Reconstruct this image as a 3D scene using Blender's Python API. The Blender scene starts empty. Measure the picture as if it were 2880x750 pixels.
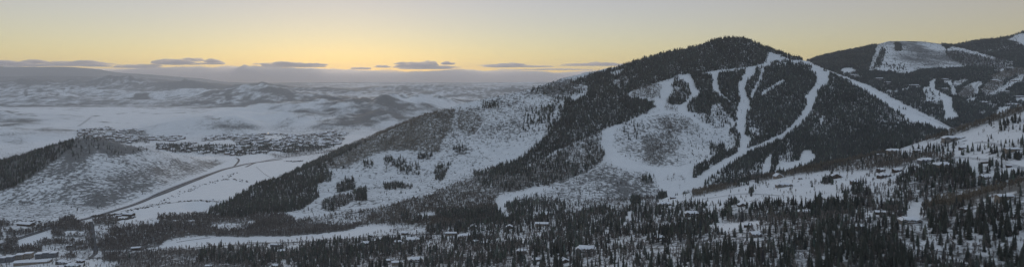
import bpy, bmesh, math, random
import numpy as np
from mathutils import Vector, Matrix
random.seed(7); rng = np.random.default_rng(11)
C = bpy.context; sc = C.scene; col = sc.collection
F = 1920.0; CX = 1440.0; HY = 215.0; CAMZ = 350.0     # focal length in photo px, principal column, horizon row, eye height over the valley

# ------------------------------------------------------------------ noise
def _h(ix, iy, s):
    n = (ix.astype(np.int64) * 374761393 + iy.astype(np.int64) * 668265263 + s * 1442695041) & 0x7fffffff
    n = ((n ^ (n >> 13)) * 1274126177) & 0x7fffffff
    n = ((n ^ (n >> 16)) * 1103515245 + 12345) & 0x7fffffff
    return ((n ^ (n >> 11)) & 0xffff) / 65535.0
def vnoise(x, y, s=0):
    x = np.asarray(x, float); y = np.asarray(y, float)
    ix = np.floor(x); iy = np.floor(y); fx = x - ix; fy = y - iy
    fx = fx * fx * (3 - 2 * fx); fy = fy * fy * (3 - 2 * fy)
    ix = ix.astype(np.int64); iy = iy.astype(np.int64)
    a = _h(ix, iy, s); b = _h(ix + 1, iy, s); c = _h(ix, iy + 1, s); d = _h(ix + 1, iy + 1, s)
    return (a + (b - a) * fx) * (1 - fy) + (c + (d - c) * fx) * fy
def fbm(x, y, oct=4, s=0):
    t = 0; a = 1; n = 0
    for i in range(oct):
        t = t + a * (vnoise(x * 2 ** i + 17.3 * i, y * 2 ** i - 9.1 * i, s + i) - 0.5); n += a; a *= 0.55
    return t * 2 / n      # about -1..1

# ------------------------------------------------------------------ terrain profile
# every curve: (px, distance, row) rows given either as photo row or as ('z', height over valley); last value: relief noise in metres
V = 'z'
def cv(pts, n, amp): return (pts, n, amp)
curves = [
 cv([(-500,40,(V,250)),(3400,40,(V,250))], 0, 0),
 cv([(-500,1000,(V,0)),(600,950,(V,10)),(1000,800,(V,60)),(1400,700,(V,100)),(1800,600,(V,140)),(2200,520,(V,160)),(3400,480,(V,170))], 10, 2),
 cv([(-500,1300,750),(0,1280,750),(600,1200,750),(1000,1050,750),(1400,900,750),(1800,760,750),(2200,680,750),(2880,640,750),(3400,630,750)], 26, 1.5),
 cv([(-500,1450,690),(0,1450,690),(400,1400,700),(800,1350,700),(1200,1250,690),(1500,1100,680),(1800,1000,660),(2100,950,630),(2400,920,603),(2600,900,582),(2700,880,565),(2880,850,510),(3400,800,400)], 40, 1.2),
 cv([(-500,1500,670),(0,1500,672),(400,1460,680),(800,1420,682),(1200,1330,676),(1500,1200,665),(1800,1080,642),(2100,1030,617),(2400,1000,598),(2600,980,590),(2880,960,545),(3400,900,480)], 8, 1.2),
 cv([(-500,1581,640),(0,1581,640),(800,1581,640),(1000,1600,632),(1200,1560,620),(1500,1500,598),(1700,1480,577),(1850,1480,560),(2000,1500,530),(2150,1520,498),(2380,1500,455),(2500,1480,427),(2655,1450,378),(2750,1430,346),(2880,1400,298),(3400,1330,160)], 60, 1.5),
 cv([(-500,1745,600),(0,1745,600),(560,1730,606),(900,1715,607),(1200,1750,590),(1500,1780,570),(1700,1800,560),(1850,1850,556),(2000,1900,540),(2200,1950,505),(2400,1950,480),(2655,1900,450),(2880,1900,430),(3400,1950,400)], 10, 1.2),
 # middle of the ski mountain's front
 cv([(-500,1790,590),(0,1790,590),(400,1790,590),(560,1755,603),(680,1830,575),(800,1900,560),(900,1950,555),(1050,2050,530),(1200,2130,500),(1400,2200,455),(1600,2250,420),(1830,2300,400),(2050,2350,400),(2250,2400,380),(2450,2350,370),(2690,2250,410),(2880,2200,435),(3400,2200,440)], 55, 3),
 # skyline and right shoulder of the ski mountain
 cv([(-500,1820,(V,0)),(400,1820,(V,0)),(500,1820,(V,0)),(560,1830,597),(620,1900,566),(680,1980,538),(740,2060,514),(820,2120,483),(900,2200,456),(1000,2330,410),(1100,2430,362),(1200,2520,322),(1300,2600,293),(1350,2640,280),(1400,2680,269),(1480,2720,250),(1560,2760,226),(1650,2820,200),(1750,2880,180),(1850,2940,152),(1960,3000,126),(2020,3030,110),(2075,3050,104),(2120,3060,114),(2180,3060,140),(2270,3050,174),(2340,2960,208),(2450,2820,248),(2550,2680,300),(2650,2530,350),(2690,2460,370),(2880,2400,440),(3400,2400,460)], 85, 4),
 cv([(-500,1850,(V,0)),(500,1850,(V,0)),(620,1990,(V,0)),(740,2180,(V,0)),(900,2400,(V,0)),(1100,2850,(V,0)),(1400,3250,(V,40)),(1700,3500,(V,120)),(2075,3500,(V,280)),(2270,3400,(V,330)),(2400,3250,(V,260)),(2550,3000,(V,200)),(2690,2800,(V,150)),(2880,2700,(V,120)),(3400,2700,(V,130))], 14, 4),
 # foot of the left hill / floor of the far right bowl
 cv([(-500,1860,(V,0)),(0,1860,(V,0)),(300,1880,(V,0)),(450,2000,(V,0)),(560,2290,(V,0)),(640,2690,(V,0)),(750,2860,(V,0)),(900,3000,(V,0)),(1400,3600,(V,0)),(2075,3700,(V,250)),(2200,3600,(V,290)),(2400,3500,(V,280)),(2550,3250,(V,240)),(2690,3050,(V,190)),(2880,2950,(V,170)),(3400,2950,(V,180))], 30, 1),
 # crest of the left hill
 cv([(-500,2050,470),(-200,2050,470),(0,2060,458),(60,2120,440),(120,2180,420),(180,2260,402),(215,2300,391),(250,2320,388),(300,2360,396),(360,2420,408),(430,2500,420),(500,2640,432),(600,2850,446),(660,2980,438),(750,3050,(V,0)),(900,3150,(V,0)),(1400,3700,(V,0)),(2075,3800,(V,280)),(2300,3850,200),(2500,3900,205),(2700,3900,203),(2880,3800,195),(3400,3700,190)], 60, 4),
 cv([(-500,2400,(V,0)),(0,2450,(V,0)),(250,2750,(V,0)),(500,2950,(V,0)),(660,3060,(V,0)),(900,3250,(V,0)),(1400,3800,(V,0)),(2075,3900,(V,300)),(2270,4300,178),(2400,4400,158),(2500,4500,150),(2650,4600,150),(2750,4600,150),(2880,4400,140),(3400,4300,130)], 24, 2),
 # town flat / crest of the far right bowl
 cv([(-500,3900,(V,0)),(900,3900,(V,0)),(1500,4300,(V,10)),(2000,4500,(V,200)),(2200,4600,(V,340)),(2270,4600,168),(2340,4700,151),(2400,4750,139),(2460,4800,127),(2500,4900,117),(2590,4950,117),(2640,4950,123),(2680,4950,127),(2740,4900,116),(2800,4900,110),(2850,4800,99),(2880,4800,90),(3000,4700,60),(3400,4600,40)], 40, 3),
 cv([(-500,4300,(V,0)),(1500,4700,(V,0)),(2270,5300,(V,250)),(3400,5500,(V,300))], 12, 3),
 cv([(-500,5000,(V,20)),(60,5000,(V,16)),(200,5000,(V,0)),(1700,5400,(V,0)),(3400,5900,(V,200))], 22, 4),
 cv([(-500,6400,(V,10)),(900,6400,(V,0)),(1700,6600,(V,-10)),(3400,7000,(V,0))], 24, 6),
 cv([(-500,8600,(V,0)),(400,8600,(V,0)),(900,8800,(V,0)),(1700,9300,(V,-40)),(3400,9500,(V,-20))], 26, 12),
 cv([(-500,12500,262),(200,12500,262),(600,12500,262),(900,12500,262),(1200,13000,262),(1700,13000,262),(3400,13000,262)], 22, 30),
 cv([(-500,16500,216),(0,16500,216),(150,16500,213),(300,16500,218),(400,16500,220),(472,16500,226),(560,16500,237),(636,16500,240),(720,16500,248),(1100,16500,244),(1300,17000,246),(1600,17000,244),(3400,17000,240)], 20, 28),
 cv([(-500,18500,(V,150)),(3400,18500,(V,60))], 6, 20),
 cv([(-500,23500,188),(0,23500,186),(120,23500,187),(210,23500,188),(280,23500,194),(325,23500,203),(420,23500,209),(490,23500,214),(573,23500,221),(640,23500,230),(760,23500,233),(1000,23500,231),(1300,23500,232),(1600,23500,231),(3400,23500,226)], 22, 26),
 cv([(-500,27500,(V,100)),(3400,27500,(V,0))], 6, 10),
]
px = np.arange(-900, 3901, 5.0); NC = len(px)
def ev(pts):
    xs = [p[0] for p in pts]
    D = np.interp(px, xs, [p[1] for p in pts])
    zs = []
    for p in pts:
        if isinstance(p[2], tuple): zs.append(p[2][1])
        else: zs.append(CAMZ + (HY - p[2]) / F * p[1])
    # rows interpolate in picture rows so that crest lines keep their outline
    rows = [HY + (CAMZ - z) / p[1] * F for z, p in zip(zs, pts)]
    ally = all(isinstance(p[2], tuple) for p in pts)
    if ally: return D, np.interp(px, xs, zs)
    R = np.interp(px, xs, rows)
    return D, CAMZ + (HY - R) / F * D
def smooth(a, k):
    if k < 2: return a
    p = np.pad(a, (k, k), mode='edge'); w = np.hanning(2 * k + 1); w /= w.sum()
    return np.convolve(p, w, 'valid')
Ds, Zs, As, seam = [], [], [], []
pD = pZ = None; pA = 0
for pts, n, amp in curves:
    D, Z = ev(pts)
    D = smooth(D, 8)
    Zsm = smooth(Z / D, 2) * D if pD is not None else Z
    Z = Zsm
    if pD is not None:
        D = np.maximum(D, pD + 12)
        for i in range(1, n + 1):
            t = i / n
            Ds.append(pD + (D - pD) * t); Zs.append(pZ + (Z - pZ) * t); As.append(pA + (amp - pA) * t)
    else:
        Ds.append(D); Zs.append(Z); As.append(0)
    seam.append(len(Ds) - 1)
    pD, pZ, pA = D, Z, amp
D = np.array(Ds); Z = np.array(Zs); A = np.array(As)[:, None]; NR = len(D)
X = (px[None, :] - CX) / F * D; Y = D
# valley floor stays flat: relief only where the land stands above it
rise = np.clip((Z - 2) / 25, 0, 1)
rise = np.where(D < 1500, np.maximum(rise, 0.25), rise)
rise = np.where(D > 7000, np.maximum(rise, np.clip((D - 7000) / 4000, 0, 1)), rise)
sc1 = np.clip(D / 12, 60, 900)
Z = Z + A * rise * (fbm(X / 260, Y / 260, 4, 3) * 1.3 + 0.25 * fbm(X / 30, Y / 30, 3, 9)) * np.where(D < 7000, 1, 0)
Z = Z + A * rise * np.where(D >= 7000, 1, 0) * 1.6 * fbm(X / 2200, Y / 1500, 6, 5)
# gullies running down the ski mountain and the left hill
gm = np.clip((D - 1900) / 200, 0, 1) * np.clip((3600 - D) / 300, 0, 1) * rise
Z = Z - gm * 13 * np.abs(fbm((X + 0.25 * Y) / 190, Y / 900, 3, 21))
# foothills beyond the town: (px, distance, height, half width m, half depth m)
BZ = np.zeros_like(Z)
def bump(p, d, h, wx, wy, sh=0.0, sgn=1):
    global BZ
    x0 = (p - CX) / F * d
    u = (X - x0) / wx; v = (Y - d - sh * (X - x0)) / wy
    r = np.sqrt(u * u + v * v); n = 1 + 0.3 * fbm(X / 420, Y / 420, 5, int(p) % 97)
    ridge = 1 + 0.25 * fbm((X + Y) / 160, (X - Y) / 500, 4, 41)
    b = h * np.clip(1 - r * n, 0, 1) ** 1.15 * ridge; BZ = np.maximum(BZ, b) + .15 * np.minimum(BZ, b)
for b in [(545,4480,85,420,430),(655,4560,82,400,420),(600,4500,70,500,380),(790,6000,118,900,1500),(905,6500,160,800,2100),(1010,6350,135,600,1900),(850,5300,75,500,900),(960,5000,60,420,700),(1060,5300,80,420,800),(720,5500,60,500,600),
          (1105,6500,172,480,1800,.2),(1180,6700,168,420,1700),(1230,7300,150,500,1500),(0,3900,50,500,450),(120,4150,32,420,350),(-160,4600,60,600,500),(210,4500,22,400,300),(1010,5900,70,330,420),(1100,6100,95,420,500),(930,5900,55,420,420),(830,6000,60,500,420,.2),(1280,8500,90,700,700),
          (1000,4750,30,260,330),(960,4300,22,230,200),(1450,9500,150,700,700),(1600,8500,190,900,800),
          (-80,5600,70,900,500),(30,5200,50,600,420),(120,5600,42,500,400),(-30,4200,40,520,330),(110,4350,26,420,300),
          (80,8800,125,1500,900,.1),(-200,9500,180,1500,900),(300,10500,150,1500,900),(560,10300,170,1600,900),(150,9600,120,900,700),(420,9900,130,900,600),(730,9900,240,1300,900,.3),(690,9300,140,900,600,.3),(430,8900,50,1300,500),(640,8600,70,900,400),
          (60,13200,200,2200,1300),(335,13800,260,1300,900),(210,13500,160,1600,1000),(540,13500,200,2000,1200),(730,13000,190,1500,900),(900,12500,120,2500,1200),(1180,14500,120,2500,1200),(1300,12500,100,2200,900),(1450,13500,160,2000,900)]:
    bump(*b)
Z = Z + BZ
PY = HY + (CAMZ - Z) / D * F
RM = np.minimum.accumulate(PY, axis=0)
VIS = PY <= RM + 0.5
VISM = PY <= RM + 9

def colat(p):
    t = (p - px[0]) / 5.0; i = int(max(0, min(NC - 2, math.floor(t)))); f = t - i
    return i, f
def hit(p, y, dmin=0):
    """the first point of the land seen through photo pixel (p, y)"""
    i, f = colat(p)
    d = D[:, i] * (1 - f) + D[:, i + 1] * f; z = Z[:, i] * (1 - f) + Z[:, i + 1] * f
    r = HY + (CAMZ - z) / d * F
    k = np.nonzero((r <= y) & (d > dmin))[0]
    if len(k) == 0: return None
    k = k[0]
    if k == 0: return None
    t = (r[k - 1] - y) / max(1e-6, r[k - 1] - r[k]); t = min(1, max(0, t))
    dd = d[k - 1] + (d[k] - d[k - 1]) * t; zz = z[k - 1] + (z[k] - z[k - 1]) * t
    return Vector(((p - CX) / F * dd, dd, zz))
def ground(x, y):
    p = x / y * F + CX
    i, f = colat(p)
    d = D[:, i] * (1 - f) + D[:, i + 1] * f; z = Z[:, i] * (1 - f) + Z[:, i + 1] * f
    return float(np.interp(y, d, z))

# ------------------------------------------------------------------ land cover, traced on the land
OFF = {'A': (1200, 80, 2.236), 'B': (1400, 300, 2.236), 'C': (2000, 80, 2.236), 'D': (2080, 300, 2.236), 'E': (600, 300, 2.236), 'F': (0, 450, 2.236),
       'G': (700, 450, 2.236), 'H': (0, 150, 2.236), 'K': (2480, 180, 4.4725), 'L': (1700, 530, 3.948), 'M': (2380, 380, 1.814), 'T': (200, 340, 5.152), 'P': (0, 0, 1)}
cov = []
def P(c, pts, con=0., asp=0., shr=0., brn=0., town=0., soft=1.0):
    ox, oy, s = OFF[c]
    cov.append(([(ox + x / s, oy + y / s) for x, y in pts], (con, asp, shr, brn, town), soft))
# left valley and far land
P('P', [(-500,150),(3400,150),(3400,1200),(-500,1200)], 0, 0, .22)
P('P', [(-500,640),(1700,600),(1700,1200),(-500,1200)], 0.02, .12, .35)
P('P', [(-500,150),(1700,150),(1700,440),(-500,440)], 0, 0, .3)
P('P', [(-100,305),(350,300),(560,322),(470,345),(230,360),(180,385),(-100,350)], 0, 0, .05)
P('P', [(500,332),(640,300),(760,310),(700,330),(560,330)], 0, 0, .05)
P('H', [(-200,600),(0,590),(200,600),(250,590),(480,545),(500,530),(480,480),(200,470),(0,455),(-200,450)], 0, 0, .12)
P('H', [(0,500),(60,520),(180,560),(120,575),(60,560),(0,530)], 0, 0, .85)
P('H', [(1290,425),(1350,408),(1450,403),(1530,425),(1600,470),(1480,480),(1440,440),(1300,430)], .02, 0, .75)
P('E', [(330,140),(600,10),(800,-60),(1100,-80),(1200,-20),(1290,0),(1160,90),(900,150),(500,160)], .015, 0, .6)
P('E', [(980,75),(1100,45),(1160,80),(1150,115),(1050,95)], 0, 0, .05)
P('E', [(440,120),(620,60),(660,130),(560,135)], 0, 0, .25)
# town
for q in ([(90,130),(300,110),(540,95),(620,110),(640,150),(860,120),(1050,150),(1120,190),(1120,230),(1600,230),(1690,270),(1500,290),(1130,280),(1130,315),(750,330),(400,260),(100,250)],
          [(1880,230),(2300,205),(2576,200),(2576,290),(1900,285)], [(1240,350),(1700,310),(1860,330),(1700,385),(2300,340),(2576,320),(2576,480),(2300,490),(1480,450),(1230,400)]):
    P('T', q, .2, .12, .45, 0, 1)
P('T', [(270,145),(640,140),(780,140),(640,155),(380,165)], 0, 0, .1)
P('E', [(0,190),(300,170),(560,180),(760,150),(850,170),(800,230),(640,290),(150,312),(0,280)], .2, .12, .45, 0, 1)
P('E', [(0,208),(120,212),(150,245),(60,248),(0,240)], 0, 0, .05)
P('E', [(315,185),(390,180),(500,195),(330,205)], 0, 0, .05)
P('E', [(330,280),(430,285),(480,300),(360,305)], 0, 0, .05)
P('E', [(150,312),(640,280),(800,260),(790,290),(560,310),(200,335)], .02, .2, .4)
P('E', [(790,190),(930,160),(1040,158),(1000,185),(900,200),(830,205)], 0, 0, .1)
P('E', [(790,240),(880,205),(930,215),(880,245),(800,255)], 0, 0, .1)
# fields and river woods
P('E', [(-600,450),(-300,400),(0,330),(200,330),(560,330),(560,380),(420,450),(280,500),(140,570),(-100,660),(-600,700)], 0, 0, .02)
P('P', [(150,600),(300,560),(560,455),(740,430),(790,450),(700,500),(560,590),(450,610),(350,625)], 0, 0, .02)
P('F', [(610,440),(700,425),(800,420),(1000,405),(1200,385),(1330,420),(1420,440),(1600,420),(1789,400),(1789,480),(1500,482),(1200,470),(1050,500),(1000,540),(850,560),(620,570)], 0.01, .85, .4)
P('F', [(610,440),(690,430),(690,480),(620,500)], 0, .3, .3)
P('F', [(990,350),(1250,340),(1700,340),(1789,330),(1789,410),(1400,410),(1200,400),(1000,400)], .05, .7, .4)
P('F', [(1320,412),(1400,400),(1600,388),(1540,400),(1360,418)], 0, 0, .05)
P('F', [(580,370),(740,350),(740,400),(600,412)], .02, .9, .4)
P('F', [(350,400),(470,385),(565,400),(590,560),(540,545),(540,490),(460,480),(330,480),(320,455)], 0, .9, .4)
P('F', [(385,455),(440,440),(540,450),(520,470),(410,472)], 0, 0, .02)
P('F', [(230,520),(330,495),(520,510),(545,540),(420,535),(260,535)], 0, .8, .4)
P('F', [(400,540),(560,520),(590,570),(420,570)], 0, .7, .4)
P('F', [(0,545),(60,540),(260,545),(265,580),(180,592),(0,590)], .03, .95, .4)
P('F', [(30,490),(100,480),(115,530),(40,540)], .05, .95, .4)
P('F', [(100,535),(130,490),(320,450),(330,490),(220,525),(150,545)], 0, 0, .02)
P('F', [(30,445),(220,440),(215,465),(40,470)], 0, .8, .4)
P('F', [(-50,390),(60,390),(60,415),(-50,420)], 0, .8, .4)
P('F', [(-100,410),(10,430),(15,500),(-100,520)], 0, .8, .3)
P('F', [(220,420),(340,400),(340,425),(240,445)], 0, .8, .4)
P('F', [(370,370),(470,360),(480,385),(370,395)], 0, .9, .4)
P('F', [(1010,550),(1050,512),(1200,490),(1420,482),(1600,492),(1789,482),(1789,520),(1500,530),(1200,550)], 0, 0, .02)
P('F', [(640,580),(900,560),(1010,560),(1250,560),(1320,550),(1789,540),(1789,700),(640,700)], .06, .4, .6)
P('F', [(1250,600),(1290,570),(1400,545),(1500,560),(1789,575),(1789,640),(1500,650),(1250,650)], .8, .3, .4)
P('F', [(380,600),(460,590),(500,605),(440,618)], 0, .8, .4)
P('F', [(650,600),(740,600),(760,640),(660,671)], 0, .9, .4)
P('G', [(0,480),(200,480),(450,465),(700,415),(880,420),(930,440),(720,485),(400,500),(0,515)], 0, 0, .02)
P('G', [(0,360),(250,350),(300,385),(450,400),(650,395),(700,415),(600,445),(350,470),(200,480),(0,440)], 0, .85, .4)
P('G', [(0,385),(50,385),(0,410)], 0, 0, .05)
# left hill
P('F', [(-300,160),(0,190),(70,170),(200,100),(320,0),(550,-40),(1450,0),(1330,60),(1000,190),(760,290),(560,350),(200,380),(-300,380)], .004, 0, .5)
P('F', [(320,0),(550,0),(620,60),(600,110),(560,250),(480,330),(430,300),(380,170),(150,150),(250,50)], .01, 0, .58)
P('F', [(700,100),(900,20),(1420,0),(1350,45),(1160,100),(1000,120),(850,220),(750,220),(700,180)], .005, 0, .7)
P('F', [(540,220),(640,200),(720,255),(620,300),(530,280)], .01, 0, .85)
P('F', [(640,0),(760,20),(700,180),(640,190),(600,100)], 0, 0, .55)
P('P', [(-300,485),(-100,470),(0,455),(60,440),(120,420),(180,402),(222,390),(205,412),(165,445),(90,495),(30,528),(0,536),(-300,560)], .98, 0, 1.2)
P('H', [(500,540),(570,533),(640,540),(780,590),(900,600),(940,608),(800,630),(700,640),(600,610),(540,640),(500,660),(400,680),(430,620)], .12, 0, 1.35)
# ski mountain: open slope, aspens, forests
P('E', [(280,671),(480,620),(640,490),(740,400),(960,320),(1420,290),(1500,120),(1520,20),(1789,-20),(1789,380),(1400,560),(1000,620),(700,671)], .014, 0, .38)
P('A', [(-100,560),(0,540),(200,480),(400,430),(640,380),(800,430),(820,560),(700,671),(0,800),(-100,700)], .02, .12, .42)
P('A', [(60,520),(200,475),(350,460),(400,480),(200,500),(80,530)], 0, 0, .08)
P('E', [(560,380),(700,310),(820,250),(1000,180),(1160,110),(1300,60),(1450,20),(1520,20),(1500,120),(1440,220),(1420,290),(1250,275),(1100,275),(960,320),(850,370),(720,400)], .03, .95, .5, .7)
P('E', [(1540,30),(1640,20),(1700,90),(1640,180),(1540,140)], 0, .8, .4, .6)
P('E', [(560,380),(720,300),(830,250),(1000,180),(1020,190),(860,290),(760,360),(700,400)], .4, .4, .4, .3)
P('E', [(0,640),(140,570),(280,500),(420,450),(560,380),(690,315),(720,400),(740,460),(640,490),(660,560),(540,600),(480,620),(400,640),(300,640),(280,671),(180,700),(-60,690)], .85, .1, .3)
P('G', [(0,360),(0,280),(60,200),(430,150),(440,230),(330,310),(200,330),(60,345)], .8, .1, .3)
for q, d in (([(1070,320),(1210,330),(1210,390),(1080,390)],.45),([(1280,290),(1380,300),(1370,330),(1290,330)],.6),([(1160,380),(1300,360),(1300,430),(1160,430)],.35),([(1390,370),(1490,360),(1470,400),(1440,470),(1400,460)],.6),
             ([(1060,490),(1150,480),(1250,500),(1240,520),(1080,520)],.45),([(830,460),(880,460),(890,520),(780,540),(780,490)],.8),([(880,530),(960,520),(960,590),(890,590)],.9),([(790,560),(860,570),(830,620),(760,640)],.6),
             ([(940,340),(1000,350),(1000,390),(950,380)],.5),([(790,370),(830,370),(820,390),(790,390)],.4),([(1500,250),(1590,260),(1590,300),(1510,290)],.45),([(700,420),(745,420),(740,475),(700,470)],.6)):
    P('E', q, d, .1, .4)
P('E', [(680,600),(800,560),(900,545),(880,590),(760,660),(680,650)], .2, .5, .3)
P('A', [(350,460),(450,460),(450,500),(350,500)], .5, 0, .3)
P('A', [(620,520),(800,480),(820,640),(600,660)], .22, 0, .4)
P('A', [(640,390),(800,345),(920,325),(1010,400),(900,420),(700,425)], .12, .3, .8)
# lower spur
P('G', [(1789,-40),(1630,20),(1480,75),(1300,150),(1150,215),(950,265),(780,310),(620,330),(480,350),(380,362),(300,380),(480,400),(700,410),(850,400),(1000,410),(1300,440),(1500,420),(1600,370),(1560,300),(1540,250),(1700,190),(1900,150)], .09, .8, .4, .3)
P('G', [(380,362),(480,352),(620,335),(790,325),(700,400),(420,402)], .03, .2, .4)
P('G', [(1400,80),(1640,20),(1789,-30),(1789,190),(1600,200),(1450,160)], .2, .6, .45, .3)
P('G', [(1180,330),(1600,310),(1605,380),(1400,395),(1180,390)], .6, .4, .4)
P('G', [(950,340),(1050,360),(1180,370),(1180,400),(960,400)], .35, .4, .4)
P('G', [(1130,360),(1300,390),(1310,440),(1150,445)], .02, .9, .5, .5)
P('G', [(1050,345),(1100,333),(1170,333),(1165,355),(1110,368)], 0, 0, .03)
P('B', [(0,440),(150,390),(280,335),(400,265),(560,200),(650,150),(690,270),(650,350),(560,410),(440,450),(330,490),(150,520),(0,545)], .26, .65, .5, .3)
P('B', [(430,270),(520,230),(560,300),(480,360),(430,340)], .1, .6, .35)
P('B', [(0,545),(150,520),(330,490),(560,410),(650,350),(800,400),(980,430),(1010,490),(1040,560),(980,610),(700,650),(0,671)], .03, .1, .52)
P('B', [(640,350),(760,400),(900,430),(880,560),(700,560),(600,480),(560,420)], .01, .15, .62)
P('B', [(0,560),(80,560),(60,640),(0,671)], 0, 0, .05)
P('B', [(50,600),(240,560),(420,600),(420,660),(60,660)], .15, .3, .4)
P('G', [(1560,300),(1620,230),(1789,180),(1860,170),(1860,190),(1700,225),(1620,280),(1600,320),(1640,370),(1700,400),(1789,410),(1789,430),(1660,410),(1600,360)], 0, 0, .03)
P('G', [(1610,290),(1720,235),(1789,240),(1789,370),(1700,370),(1640,340)], .3, .2, .4)
P('B', [(900,430),(960,440),(980,480),(920,480)], .7, .2, .4)
P('B', [(1020,530),(1060,540),(1060,600),(1000,600)], .7, .2, .4)
P('B', [(840,595),(890,585),(890,625),(840,625)], .9, 0, .4)
# upper forests
P('A', [(900,345),(1090,275),(1240,235),(1400,185),(1560,130),(1700,95),(1849,55),(1960,35),(2030,55),(2120,95),(2250,145),(2385,195),(2300,205),(2240,175),(2180,165),(2150,170),(2135,215),(2000,245),(1850,262),(1660,295),(1600,292),(1545,312),(1440,345),(1320,385),(1240,420),(1290,440),(1400,465),(1445,490),(1400,515),(1290,560),(1180,610),(1050,671),(780,671),(815,600),(850,560),(900,540),(945,500),(930,455),(990,430),(1020,400),(1010,360)], .9, .12, .3, .1)
P('A', [(1300,390),(1440,345),(1475,360),(1470,420),(1430,450),(1340,430),(1280,430)], .03, .6, .4, .4)
P('A', [(1170,330),(1250,290),(1280,330),(1240,390),(1180,380)], .25, .5, .4, .2)
P('A', [(1150,280),(1240,250),(1240,275),(1170,300)], .1, 0, .2)
P('A', [(905,500),(965,500),(955,540),(910,540)], .15, 0, .2)
P('A', [(820,430),(900,440),(960,520),(850,600),(800,640),(700,600),(740,540)], .4, 0, .3)
P('B', [(880,25),(960,30),(820,90),(660,145),(560,195),(400,262),(280,330),(150,385),(0,435),(-60,440),(0,372),(120,340),(240,250),(370,110),(400,50),(420,-30),(1000,-30)], .92, .05, .3)
P('B', [(290,325),(380,262),(405,268),(310,332)], .03, 0, .05)
P('B', [(160,380),(220,350),(225,360),(165,388)], .03, 0, .05)
P('A', [(1668,295),(1789,280),(1800,330),(1850,420),(1915,470),(1950,500),(1950,600),(1900,640),(1840,590),(1789,560),(1700,545),(1640,520),(1645,475),(1720,425),(1720,410),(1680,350)], .92, .05, .3)
P('C', [(0,270),(120,262),(350,215),(500,205),(640,232),(745,280),(1000,395),(1250,530),(1490,640),(1500,800),(900,900),(300,900),(100,671),(120,600),(150,560),(60,480),(0,480)], .92, .05, .3)
P('A', [(1640,520),(1789,545),(1850,590),(1900,650),(1950,671),(1950,740),(1830,720),(1700,600)], .14, 0, .6)
P('C', [(0,480),(60,470),(90,520),(150,580),(80,650),(0,640)], .14, 0, .5)
# runs
P('A', [(1560,310),(1620,290),(1668,292),(1668,340),(1690,380),(1722,412),(1715,430),(1660,460),(1640,475),(1640,520),(1700,570),(1789,625),(1850,671),(1760,671),(1680,610),(1600,540),(1585,495),(1530,485),(1497,465),(1497,525),(1478,528),(1455,480),(1425,465),(1440,435),(1470,420),(1475,360),(1520,335)], 0, 0, 0)
P('A', [(1570,310),(1610,325),(1645,365),(1668,420),(1620,468),(1580,485),(1510,475),(1500,460),(1510,430),(1545,400),(1540,360)], .25, .6, .4, .1)
P('A', [(1515,445),(1570,440),(1640,450),(1620,468),(1580,483),(1520,475)], .85, .1, .3)
P('A', [(1497,480),(1585,500),(1585,530),(1500,530)], 0, .6, .4)
P('B', [(1060,25),(1000,32),(660,145),(650,230),(680,320),(780,372),(1000,402),(1200,402),(1300,340),(1480,290),(1510,285),(1440,200),(1390,160),(1290,110),(1190,45)], 0, 0, .03)
P('B', [(740,130),(900,70),(1030,40),(1150,45),(1190,70),(1290,130),(1380,200),(1400,240),(1300,300),(1230,360),(1150,375),(1040,380),(900,360),(780,320),(720,240)], .02, 0, .5)
P('B', [(1000,70),(1180,60),(1280,130),(1150,190),(1100,170),(1040,150)], .01, .55, .5, .2)
P('B', [(900,180),(1100,160),(1150,250),(1050,330),(1040,380),(910,360),(920,250)], .03, .55, .5, .2)
P('B', [(1150,150),(1400,130),(1500,260),(1230,350)], .07, 0, .3)
P('B', [(1330,240),(1420,240),(1440,280),(1340,310)], .5, 0, .3)
P('B', [(780,100),(940,90),(900,220),(800,220)], .12, 0, .4)
P('B', [(980,430),(1010,490),(1040,545),(1100,580),(1180,580),(1290,545),(1300,480),(1340,430),(1400,390),(1510,330),(1640,260),(1800,200),(1830,165),(1782,170),(1600,255),(1560,270),(1530,275),(1505,290),(1420,332),(1300,410),(1240,450),(1160,400),(1000,402)], 0, 0, .02)
P('B', [(1030,450),(1090,430),(1170,430),(1170,465),(1080,468)], .02, .1, .7)
P('B', [(1222,410),(1240,380),(1400,300),(1510,258),(1505,288),(1430,327),(1300,405),(1245,450),(1225,447)], .92, 0, .3)
P('B', [(1300,470),(1400,400),(1640,270),(1830,200),(1900,420),(1500,510),(1290,535)], .42, .05, .35)
P('B', [(1500,340),(1640,275),(1800,210),(1820,230),(1800,300),(1640,330),(1560,400),(1430,400)], .85, 0, .3)
P('B', [(1700,290),(1760,290),(1770,420),(1710,430)], .9, 0, .3)
P('C', [(-90,288),(20,270),(100,264),(220,245),(285,236),(350,212),(345,242),(285,248),(120,268),(42,283),(40,350),(70,415),(130,465),(125,477),(60,428),(10,383),(5,300)], 0, 0, 0)
P('C', [(225,245),(288,240),(275,290),(222,345),(215,380),(230,430),(245,450),(250,515),(222,520),(216,600),(210,671),(165,671),(160,580),(165,500),(180,450),(172,350),(200,310)], 0, 0, 0)
P('B', [(1505,100),(1557,100),(1550,170),(1592,200),(1592,230),(1560,272),(1508,288),(1520,230),(1532,200),(1505,150)], 0, 0, 0)
P('B', [(1430,150),(1505,85),(1510,100),(1440,180),(1420,180)], 0, 0, .03)
P('C', [(365,150),(388,157),(368,215),(382,238),(345,244),(322,300),(285,390),(255,450),(238,445),(262,398),(300,310),(332,240)], 0, 0, 0)
P('C', [(310,425),(330,393),(400,352),(465,314),(458,342),(400,373),(352,403),(322,433)], .04, 0, .03)
P('C', [(495,198),(560,220),(640,232),(742,280),(738,328),(692,368),(672,402),(657,462),(622,542),(572,598),(512,643),(475,680),(436,676),(500,610),(560,553),(598,490),(588,430),(638,378),(668,330),(663,292),(630,268),(635,242),(530,217),(500,218)], 0, 0, 0)
P('C', [(405,215),(480,213),(480,230),(410,235)], .15, 0, .05)
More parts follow.
